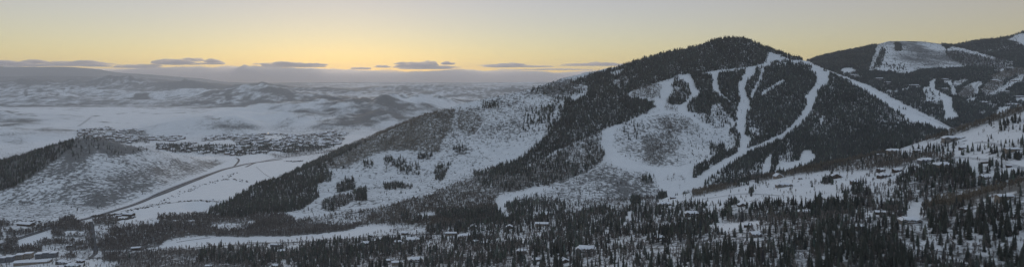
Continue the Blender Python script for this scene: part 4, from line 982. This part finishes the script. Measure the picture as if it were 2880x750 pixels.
# ---- scrub
pts, pp, yy, dv = scatter(2, 1 / 60., s=3, dmax=3600, clump=(16, 1.0))
k = clear(pts, 1) & (dv > .08); pts, pp, yy, dv = pts[k], pp[k], yy[k], dv[k]
Hs = rng.uniform(.5, 1.5, len(pts)); Ws = Hs * rng.uniform(.9, 2.0, len(pts))
tint = np.clip(1 + rng.normal(0, .2, (len(pts), 1)), .5, 1.6) * np.ones((1, 3))
mass('scrub', pts, Hs, Ws, [shrub_tmpl(600 + i) for i in range(5)], M['shrub'], 'low leafless scrub dotted over the snowy slopes', tint)

# ------------------------------------------------------------------ roads, tracks and creek
def path3(c, pts, step=14):
    ox, oy, s = OFF[c]; w_ = []
    q = [(ox + x / s, oy + y / s) for x, y in pts]
    for a in range(len(q) - 1):
        n = max(2, int(math.hypot(q[a + 1][0] - q[a][0], q[a + 1][1] - q[a][1]) / 6))
        for i in range(n):
            t = i / n; g = hit(q[a][0] + (q[a + 1][0] - q[a][0]) * t, q[a][1] + (q[a + 1][1] - q[a][1]) * t)
            if g: w_.append(g)
    g = hit(*q[-1]); 
    if g: w_.append(g)
    out = [w_[0]]
    for g in w_[1:]:
        if (g - out[-1]).length > step: out.append(g)
    for _ in range(3):
        out = [out[0]] + [(out[i - 1] + out[i] * 2 + out[i + 1]) / 4 for i in range(1, len(out) - 1)] + [out[-1]]
    return out
def strip(name, w3, width, m, lift, label, off=0., kind='structure', thick=0.):
    v, f = [], []
    for i, g in enumerate(w3):
        d = (w3[min(i + 1, len(w3) - 1)] - w3[max(i - 1, 0)]); d.z = 0; d.normalize(); n = Vector((-d.y, d.x, 0))
        for k in range(5):
            q = g + n * (off + width * (k / 4 - .5)); q.z = ground(q.x, q.y) + lift; v.append(q)
    for i in range(len(w3) - 1):
        for k in range(4): a = i * 5 + k; f.append((a, a + 1, a + 6, a + 5))
    o = link_mesh(name, v, f, m); tag(o, label, None, None, kind); return o
hw = path3('F', [(-60,555),(0,530),(130,488),(330,425),(420,398),(560,365),(700,325),(860,275),(1000,215),(1200,135),(1400,60),(1560,22),(1789,-8)])
strip('highway', hw, 17, M['asphalt'], .35, 'dark two way highway crossing the snowy valley')
strip('road_marking', hw, .6, M['line'], .42, 'pale centre line of the highway')
strip('road_shoulder', hw, 3.5, M['berm'], .5, 'grey ploughed edge of the highway', off=11)
hw2 = path3('E', [(205,378),(260,352),(400,325),(560,305),(700,285),(790,268)]); strip('road', hw2, 9, M['asphalt'], .4, 'road continuing toward the town')
strip('lane', path3('E', [(130,375),(170,335),(150,318),(140,322)]), 8, M['asphalt'], .4, 'curved lane at the toe of the left hill')
cr = path3('F', [(570,385),(578,420),(590,500),(605,580),(598,600),(560,615)]); strip('cross_road', cr, 9, M['asphalt'], .3, 'straight side road through the bare woods'); strip('snow_track', cr, 10, M['packed'], .25, 'snowy verge beside the side road', off=-12)
strip('creek_road', path3('F', [(560,618),(700,610),(870,605),(1010,590),(1100,570),(1200,548),(1350,540),(1600,525),(1789,520)]), 5.5, M['asphalt'], .3, 'narrow dark lane along the creek scrub')
strip('meadow_road', path3('G', [(0,518),(200,518),(400,512),(600,498),(800,478),(950,468),(1200,465),(1400,470)]), 6, M['asphalt'], .3, 'dark road under the white meadow')
strip('far_road', path3('H', [(430,468),(500,455),(530,435),(560,408),(572,402)], 60), 20, M['packed'], 1.2, 'brown track on the far white plain')
for q, wd, lb in (([(0,262),(250,258),(500,225),(620,205)] , 5, 'x'),): pass
strip('hill_road', path3('B', [(1290,580),(1400,565),(1480,548),(1600,545),(1789,560)]), 7, M['packed'], .35, 'packed snow road over the open hillside')
strip('hill_road_upper', path3('D', [(1270,320),(1420,318),(1560,335),(1640,345),(1700,368),(1789,385)]), 8, M['packed'], .4, 'packed snow road past the retaining wall')
strip('switchback_road', path3('K', [(1240,225),(1160,280),(1185,340),(1180,390)]), 9, M['packed'], .5, 'switchback road in the far bowl')
strip('summit_road', path3('D', [(1480,225),(1560,215),(1620,240),(1700,262)]), 7, M['packed'], .4, 'packed road above the conifers by the largest lodge')
strip('creek', path3('F', [(1110,515),(1190,502),(1260,492),(1340,484)]), 3.5, M['water'], .3, 'dark open creek in the white meadow')
# ------------------------------------------------------------------ fences, walls, hedges
def rail_fence(c, pts, label, hgt=1.6, name='fence', m='pole', solid=False, gap=9, cat='fence', thick=.25):
    w3 = path3(c, pts, gap); t = empty(name, w3[0]); tag(t, label, cat); o0 = w3[0]
    pv_, pf_ = [], []
    for i in range(len(w3) - 1):
        a, b = w3[i] - o0, w3[i + 1] - o0; d = (b - a); d.z = 0; d.normalize(); n = Vector((-d.y, d.x, 0)) * thick / 2
        lv = [(-.5, hgt)] if solid else [(hgt * .25, hgt * .45), (hgt * .65, hgt * .9)]
        for z0, z1 in lv:
            k = len(pv_)
            for e in (a, b):
                for s_ in (-1, 1):
                    for z in (z0, z1): pv_.append((e.x + n.x * s_, e.y + n.y * s_, e.z + z))
            pf_ += [(k, k + 4, k + 5, k + 1), (k + 2, k + 3, k + 7, k + 6), (k + 1, k + 5, k + 7, k + 3), (k, k + 2, k + 6, k + 4), (k, k + 1, k + 3, k + 2), (k + 4, k + 6, k + 7, k + 5)]
    link_mesh('panel' if solid else 'rails', pv_, pf_, M[m], t)
    v, f = [], []; box(v, f, -.2, .2, -.2, .2, -.6, hgt + .25); me = bpy.data.meshes.new('post'); me.from_pydata(v, [], f); me.materials.append(M[m])
    for g in w3[:100]: o = bpy.data.objects.new('post', me); col.objects.link(o); o.parent = t; o.location = g - o0
rail_fence('D', [(470,568),(520,580),(600,598)], 'dark board fence stepping across the open hillside snow', 1.7, solid=True)
rail_fence('D', [(1515,358),(1560,360),(1610,350)], 'dark stone retaining wall under the upper hillside road', 3.0, name='retaining_wall', m='wood', solid=True, cat='wall', thick=.8)
rail_fence('F', [(760,322),(900,300),(1060,270),(1250,252),(1380,260)], 'thin ranch fence winding over the white valley fields', 1.3)
rail_fence('E', [(270,378),(330,430),(370,450)], 'ranch fence crossing the field by the forest toe', 1.3)
# brush along the field lines
def hedge(c, pts, n, label, r0=1.2, r1=3.0, spread=6):
    w3 = path3(c, pts, 6); P_, H_ = [], []
    for _ in range(n):
        g = w3[rng.integers(len(w3))]; x, y = g.x + rng.normal(0, spread), g.y + rng.normal(0, spread); P_.append((x, y, ground(x, y))); H_.append(rng.uniform(r0, r1))
    P_ = np.array(P_); H_ = np.array(H_)
    mass('brush_line', P_, H_, H_ * 1.1, [shrub_tmpl(800 + i) for i in range(4)], M['shrub'], label, np.ones((n, 3)))
hedge('F', [(880,290),(1000,272),(1140,258),(1260,252),(1390,262)], 70, 'dark brush along the ditch between the white fields')
hedge('F', [(800,320),(980,285),(1100,222),(1270,160),(1400,120),(1470,80)], 120, 'dark brush along the highway side ditch', spread=9)
hedge('F', [(1400,125),(1460,122),(1500,120),(1550,135)], 16, 'few round bushes in the middle of the field', 2, 4)
hedge('F', [(-20,380),(200,385),(380,380)], 60, 'brush at the foot of the left hill', spread=10)
hedge('E', [(460,342),(520,345),(560,340)], 40, 'bushes where the field meets the brown slope', 2, 4)
hedge('F', [(600,352),(700,345),(830,340),(825,370),(740,378)], 90, 'ring of trees round the farm building', 2.5, 5, 5)
# ------------------------------------------------------------------ poles and lift towers
def utility_pole(p, y, label, h=11):
    g = hit(p, y)
    if g is None: return
    t = empty('utility_pole', g); tag(t, label, 'utility pole', 'utility poles along the valley roads')
    v, f = [], []
    for z, r in ((-1, .22), (h, .14)):
        for i in range(6): v.append((r * math.cos(i * math.pi / 3), r * math.sin(i * math.pi / 3), z))
    f = [(i, (i + 1) % 6, 6 + (i + 1) % 6, 6 + i) for i in range(6)] + [tuple(range(6, 12))]; link_mesh('post', v, f, M['pole'], t)
    v, f = [], []; box(v, f, -1.6, 1.6, .18, .34, h - 1.2, h - .95); c = link_mesh('crossarm', v, f, M['pole'], t)
    for x in (-1.4, 0, 1.4):
        v, f = [], []; box(v, f, x - .08, x + .08, .18, .32, h - .94, h - .65); link_mesh('insulator', v, f, M['trim'], c)
for p, y, lb in [(253,610,'utility pole at the highway end of the side road'),(258,648,'utility pole halfway down the side road'),(268,690,'utility pole left of the scrub by the side road end'),(279,722,'utility pole where the side road meets the creek lane'),
                 (290,745,'utility pole at the bottom edge near the condominium village'),(335,585,'utility pole above the highway at the hill foot'),(354,600,'utility pole behind the farm building')]:
    utility_pole(p, y, lb)
def lift_tower(p, y, label, h=11):
    g = hit(p, y)
    if g is None: return
    t = empty('lift_tower', g, .5); tag(t, label, 'lift tower', 'chairlift towers')
    v, f = [], []
    for z, r in ((-1, .45), (h, .3)):
        for i in range(8): v.append((r * math.cos(i * math.pi / 4), r * math.sin(i * math.pi / 4), z))
    f = [(i, (i + 1) % 8, 8 + (i + 1) % 8, 8 + i) for i in range(8)] + [tuple(range(8, 16))]; link_mesh('mast', v, f, M['metal'], t)
    v, f = [], []; box(v, f, -3, 3, -.3, .3, h + .01, h + .5); link_mesh('crossarm', v, f, M['metal'], t)
    for x in (-2.7, 2.7):
        v, f = [], []; box(v, f, x - .2, x + .2, -1.6, 1.6, h - .5, h - .02); link_mesh('sheave_beam', v, f, M['metal'], t)
for p, y, lb in [(1912,530,'chairlift tower on the bright snow above the lift station'),(1926,512,'second chairlift tower in the lower ski bowl'),(2085,318,'chairlift tower in the middle of the main ski run'),(2092,290,'chairlift tower higher on the main ski run')]:
    lift_tower(p, y, lb)
# one lit lamp in the far town
g = hit(754, 379)
t = empty('street_lamp', g); tag(t, 'single glowing lamp in the far town', 'street lamp')
v, f = [], []; box(v, f, -.2, .2, -.2, .2, -1, 9); link_mesh('pole', v, f, M['metal'], t)
lm = mat('lamp_glow', (1, .8, .5)); b_ = lm.node_tree.nodes['Principled BSDF']; b_.inputs['Emission Color'].default_value = (1, .72, .38, 1); b_.inputs['Emission Strength'].default_value = 5
v, f = [], []; box(v, f, -1.1, 1.1, -.8, .8, 9.01, 10.2); link_mesh('lamp_head', v, f, lm, t)
# ------------------------------------------------------------------ cars on the highway
def car(p, y, label, paint, head):
    g = hit(p, y)
    if g is None: return
    i = min(range(len(hw) - 1), key=lambda k_: (hw[k_] - g).length); d = hw[i + 1] - hw[i]; rz = math.atan2(d.y, d.x)
    q = hw[i].copy(); n = Vector((-d.y, d.x, 0)).normalized() * (3.2 if head else -3.2); q += n; q.z = ground(q.x, q.y) + .42
    t = empty('car', q, rz if head else rz + math.pi); tag(t, label, 'car', 'cars on the highway')
    v, f = [], []; box(v, f, -2.3, 2.3, -.92, .92, .32, .95)
    for k_ in (4, 5, 6, 7): v[k_] = (v[k_][0] * .97, v[k_][1] * .93, v[k_][2])
    body = link_mesh('body', v, f, paint, t)
    v, f = [], []; box(v, f, -1.5, .9, -.82, .82, .96, 1.5)
    for k_ in (4, 5, 6, 7): v[k_] = (v[k_][0] * .72 - .1, v[k_][1] * .82, v[k_][2])
    link_mesh('cabin', v, f, M['glass'], t)
    for x in (-1.45, 1.45):
        for y_ in (-.86, .86):
            v, f = [], []
            for e in (-.11, .11):
                for k_ in range(10): a = k_ * math.pi / 5; v.append((x + .34 * math.cos(a), y_ + e, .34 + .34 * math.sin(a)))
            f = [(k_, (k_ + 1) % 10, 10 + (k_ + 1) % 10, 10 + k_) for k_ in range(10)] + [tuple(range(9, -1, -1)), tuple(range(10, 20))]; link_mesh('wheel', v, f, M['glass'], t)
car(387, 573, 'pale car on the highway above the farm building', mat('pale_paint', (.6, .6, .6), .4, .5), True)
car(300, 603, 'dark car on the highway near the side road', mat('dark_paint', (.05, .05, .06), .4, .5), False)

# ------------------------------------------------------------------ air
top = max(float(Z.max()) + 30, CAMZ + 60)
v = [(x, y, z) for z in (float(Z.min()) - 1, top) for x, y in ((-27000, -900), (27000, -900), (27000, 29500), (-27000, 29500))]
f = [(3, 2, 1, 0), (4, 5, 6, 7), (0, 1, 5, 4), (1, 2, 6, 5), (2, 3, 7, 6), (3, 0, 4, 7)]
hm = bpy.data.materials.new('haze_air'); hm.use_nodes = True; N = hm.node_tree.nodes; N.remove(N['Principled BSDF'])
pv = N.new('ShaderNodeVolumePrincipled'); pv.inputs['Color'].default_value = (.80, .86, .95, 1); pv.inputs['Density'].default_value = HAZE = 2.7e-5; pv.inputs['Anisotropy'].default_value = .45
hm.node_tree.links.new(pv.outputs[0], N['Material Output'].inputs['Volume'])
tag(link_mesh('haze', v, f, hm), 'thin blue winter haze over the valley', None, None, 'stuff')

# ------------------------------------------------------------------ clouds
def cloud_mat(name, dens, color=(.95, .93, .93)):
    m = bpy.data.materials.new(name); m.use_nodes = True; N = m.node_tree.nodes; N.remove(N['Principled BSDF'])
    p = N.new('ShaderNodeVolumePrincipled'); p.inputs['Color'].default_value = (*color, 1); p.inputs['Density'].default_value = dens; p.inputs['Anisotropy'].default_value = .6
    m.node_tree.links.new(p.outputs[0], N['Material Output'].inputs['Volume']); return m
CM = cloud_mat('cloud_vapour', .0032, (.86, .83, .86)); CM2 = cloud_mat('cloud_deck_vapour', .0006, (.97, .96, .97))
def cloud(p0, p1, y0, y1, dist, seed, m=CM, depth=1500, lump=.45, name='cloud', flat=.35):
    """a lumpy flattened body of vapour spanning photo columns p0..p1 and rows y0..y1 at its distance"""
    cx = ((p0 + p1) / 2 - CX) / F * dist; rx = (p1 - p0) / 2 / F * dist; cz = CAMZ + (HY - (y0 + y1) / 2) / F * dist; rz = (y1 - y0) / 2 / F * dist
    nu, nv = 96, 18; V_ = []; Fc = []
    for j in range(nv + 1):
        ph = math.pi * j / nv
        for i in range(nu):
            th = 2 * math.pi * i / nu
            a, b_, c = math.sin(ph) * math.cos(th), math.sin(ph) * math.sin(th), math.cos(ph)
            V_.append((a, b_, c))
    V_ = np.array(V_)
    n = fbm(V_[:, 0] * rx / (2.0 * rz) + seed * 7.7, V_[:, 1] * 1.2 + V_[:, 2] * .9 + seed, 5, seed)
    n2 = fbm(V_[:, 0] * 1.4 + seed * 3.3, V_[:, 1] + 5, 2, seed + 5)
    z = V_[:, 2] * np.where(V_[:, 2] > 0, np.clip(1 + lump * (2.2 * n + 1.3 * n2), .08, 3), flat + .3 * n)
    xx = V_[:, 0] * (1 + .12 * n); yy = V_[:, 1] * (1 + .35 * n)
    W = np.stack([cx + xx * rx, dist + yy * depth, cz + (z - .25) * rz * 1.15], -1)
    for j in range(nv):
        for i in range(nu):
            a = j * nu + i; b_ = j * nu + (i + 1) % nu; Fc.append((a, a + nu, b_ + nu, b_))
    return W, Fc
G = 'clouds low over the horizon'
cl = [(-260,330,168,190,33500,1,'long grey cloud lying over the highest ridge at far left'),
      (420,575,163,186,36000,2,'rounded grey cloud above the end of the left ridge'),
      (568,624,168,184,36500,3,'small ragged cloud beside the rounded grey cloud'),
      (320,455,176,194,35000,4,'pale low cloud touching the dark ridge top'),
      (640,760,186,212,34500,5,'blunt cloud bank left of the sunrise glow'),
      (700,935,174,192,37500,6,'long flat cloud just left of the sunrise glow'),
      (985,1045,187,197,39500,7,'tiny dark cloud right beside the sunrise glow'),
      (1050,1102,181,192,39000,8,'short dark cloud right of the sunrise glow'),
      (1095,1300,169,196,38000,9,'layered mauve cloud in the middle of the horizon'),
      (835,905,193,200,40500,12,'faint short streak under the sunrise glow'),(1110,1300,189,196,41000,13,'thin streak beneath the layered mauve cloud'),(1395,1700,193,198,41500,14,'faint streak just above the cloud sea at right'),
      (1345,1570,178,191,39000,10,'thin mauve cloud streak over the middle horizon'),
      (1560,1775,176,187,38500,11,'thin flat cloud meeting the ski mountain ridge')]
for p0, p1, y0, y1, dd, sd, lb in cl:
    rc = np.random.default_rng(sd * 13); Wd_, hh = p1 - p0, y1 - y0; Vs, Fs = [], []
    parts_ = [(p0 + .04 * Wd_, p1 - .04 * Wd_, y0 + hh * .52, y1 - hh * .08)]
    for q in range(int(4 + Wd_ / 45)):
        w_ = rc.uniform(.2, .62) * min(Wd_, 260); c_ = rc.uniform(p0 + w_ / 2, p1 - w_ / 2); edge_ = 1 - abs(2 * (c_ - p0) / Wd_ - 1)
        h_ = hh * rc.uniform(.2, .8) * (1.3 if sd in (2, 3, 5) else 1) * (.35 + .65 * edge_); b_ = y1 - hh * rc.uniform(.05, .5)
        parts_.append((c_ - w_ / 2, c_ + w_ / 2, b_ - h_, b_))
    for q, (a_, b_, c_, d_) in enumerate(parts_):
        W_, F_ = cloud(a_, b_, c_, d_, dd + rc.uniform(-900, 900), sd + q * 17, depth=900); Fs += [tuple(x + sum(len(v_) for v_ in Vs) for x in f_) for f_ in F_]; Vs.append(W_)
    tag(link_mesh('cloud', np.vstack(Vs), Fs, CM, smooth=True), lb, 'cloud', G)
# the cloud sea on the horizon
nx, ny = 900, 40
xs = np.linspace(-30000, 24000, nx); ys = np.linspace(30000, 52000, ny)
GX, GY = np.meshgrid(xs, ys); GP = GX / 31500 * F + CX
topy = np.interp(GP, [-800,250,330,480,600,690,780,900,1000,1200,1400,1600,1800,2400,4000], [196,194,187,187,190,188,194,201,202,201,197,203,202,200,196])
tz = CAMZ + (HY - topy) / F * 33000 + 190 * fbm(GX / 1300, GY / 2500, 6, 88) + 120 * fbm(GX / 700, GY / 900, 5, 89)
edge = np.clip((GY - 30000) / 2500, 0, 1) ** .6
bot = -250.0
tz = bot + (tz - bot) * (.15 + .85 * edge)
vt = np.stack([GX, GY + 300 * fbm(GX / 2500, GY / 2500, 3, 5), tz], -1).reshape(-1, 3); vb = vt.copy(); vb[:, 2] = bot
i = (np.arange(ny - 1)[:, None] * nx + np.arange(nx - 1)[None, :]).ravel(); K = nx * ny
q = [np.stack([i, i + 1, i + nx + 1, i + nx], -1), np.stack([i + nx, i + nx + 1, i + 1, i], -1) + K]
a = np.arange(nx - 1); b0 = (ny - 1) * nx; q.append(np.stack([a + K, a + 1 + K, a + 1, a], -1)); q.append(np.stack([a + b0, a + 1 + b0, a + 1 + b0 + K, a + b0 + K], -1))
a = np.arange(ny - 1) * nx; q.append(np.stack([a, a + nx, a + nx + K, a + K], -1)); b1 = nx - 1; q.append(np.stack([a + b1 + K, a + nx + b1 + K, a + nx + b1, a + b1], -1))
tag(np_mesh('cloud_sea', np.vstack([vt, vb]), np.vstack(q), CM2, smooth=True), 'flat sea of cloud along the horizon', None, None, 'stuff')

# ------------------------------------------------------------------ sky, sun, camera
az, el = math.atan((955 - CX) / F), math.radians(1.5)
w = bpy.data.worlds.new('World'); sc.world = w; w.use_nodes = True; nt = w.node_tree
bg = nt.nodes['Background']; sky = nt.nodes.new('ShaderNodeTexSky'); sky.sky_type = 'NISHITA'; sky.sun_disc = False
sky.sun_elevation = el; sky.sun_rotation = az; sky.altitude = 2100; sky.air_density = 1; sky.dust_density = .4; sky.ozone_density = 1
ad = nt.nodes.new('ShaderNodeMix'); ad.data_type = 'RGBA'; ad.blend_type = 'MULTIPLY'; ad.inputs['Factor'].default_value = 1
ad.inputs['B'].default_value = (.80, 1.05, 1.85, 1)
# dawn haze band at the horizon, unseen fill light added overhead to lift snow
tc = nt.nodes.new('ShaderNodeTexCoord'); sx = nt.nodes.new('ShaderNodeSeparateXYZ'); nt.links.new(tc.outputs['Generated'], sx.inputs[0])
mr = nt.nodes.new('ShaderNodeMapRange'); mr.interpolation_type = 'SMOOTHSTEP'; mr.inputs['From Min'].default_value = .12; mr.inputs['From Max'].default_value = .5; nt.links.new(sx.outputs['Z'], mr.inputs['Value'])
vl = nt.nodes.new('ShaderNodeMix'); vl.data_type = 'RGBA'; vl.inputs['A'].default_value = (2.55, 1.5, .45, 1); vl.inputs['B'].default_value = OVERHEAD_FILL = (2.95, 3.2, 3.15, 1); nt.links.new(mr.outputs['Result'], vl.inputs['Factor'])
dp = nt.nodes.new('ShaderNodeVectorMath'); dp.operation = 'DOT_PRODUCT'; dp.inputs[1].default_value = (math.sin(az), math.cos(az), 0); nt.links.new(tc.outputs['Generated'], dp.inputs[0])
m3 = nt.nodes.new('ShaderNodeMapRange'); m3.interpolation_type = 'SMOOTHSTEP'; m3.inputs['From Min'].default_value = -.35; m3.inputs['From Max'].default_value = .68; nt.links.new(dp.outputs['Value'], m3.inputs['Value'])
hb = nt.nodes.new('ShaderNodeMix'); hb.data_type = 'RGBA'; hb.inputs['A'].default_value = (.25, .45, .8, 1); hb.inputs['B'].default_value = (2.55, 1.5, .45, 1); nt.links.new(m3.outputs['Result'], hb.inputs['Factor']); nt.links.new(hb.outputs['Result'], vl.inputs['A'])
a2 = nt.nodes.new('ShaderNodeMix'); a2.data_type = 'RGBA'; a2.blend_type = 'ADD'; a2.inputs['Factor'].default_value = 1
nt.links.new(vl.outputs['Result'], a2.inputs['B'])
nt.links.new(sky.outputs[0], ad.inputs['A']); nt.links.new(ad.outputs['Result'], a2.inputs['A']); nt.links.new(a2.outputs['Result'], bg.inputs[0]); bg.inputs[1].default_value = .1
ld = bpy.data.lights.new('sun', 'SUN'); ld.energy = .9; ld.angle = math.radians(12); ld.color = (1, .78, .55)
so = bpy.data.objects.new('sun', ld); col.objects.link(so)
sv = Vector((math.sin(az) * math.cos(math.radians(3.5)), math.cos(az) * math.cos(math.radians(3.5)), math.sin(math.radians(3.5))))
so.rotation_euler = sv.to_track_quat('Z', 'Y').to_euler(); so.location = (0, 0, 2000)
cd = bpy.data.cameras.new('camera'); co = bpy.data.objects.new('camera', cd); col.objects.link(co)
co.location = (0, 0, CAMZ); co.rotation_euler = (math.pi / 2, 0, 0); cd.sensor_width = 36; cd.lens = 36 * F / 2880; cd.shift_y = -(375 - HY) / 2880
cd.clip_start = 1; cd.clip_end = 150000; sc.camera = co
sc.view_settings.view_transform = 'Standard'; sc.view_settings.look = 'None'; sc.view_settings.gamma = 1; sc.view_settings.exposure = .08
sc.render.engine = 'CYCLES'; sc.cycles.max_bounces = 4; sc.cycles.diffuse_bounces = 2; sc.cycles.volume_bounces = 2; sc.cycles.transparent_max_bounces = 8
sc.cycles.use_denoising = True; sc.cycles.denoiser = 'OPENIMAGEDENOISE'; sc.cycles.denoising_input_passes = 'RGB_ALBEDO_NORMAL'
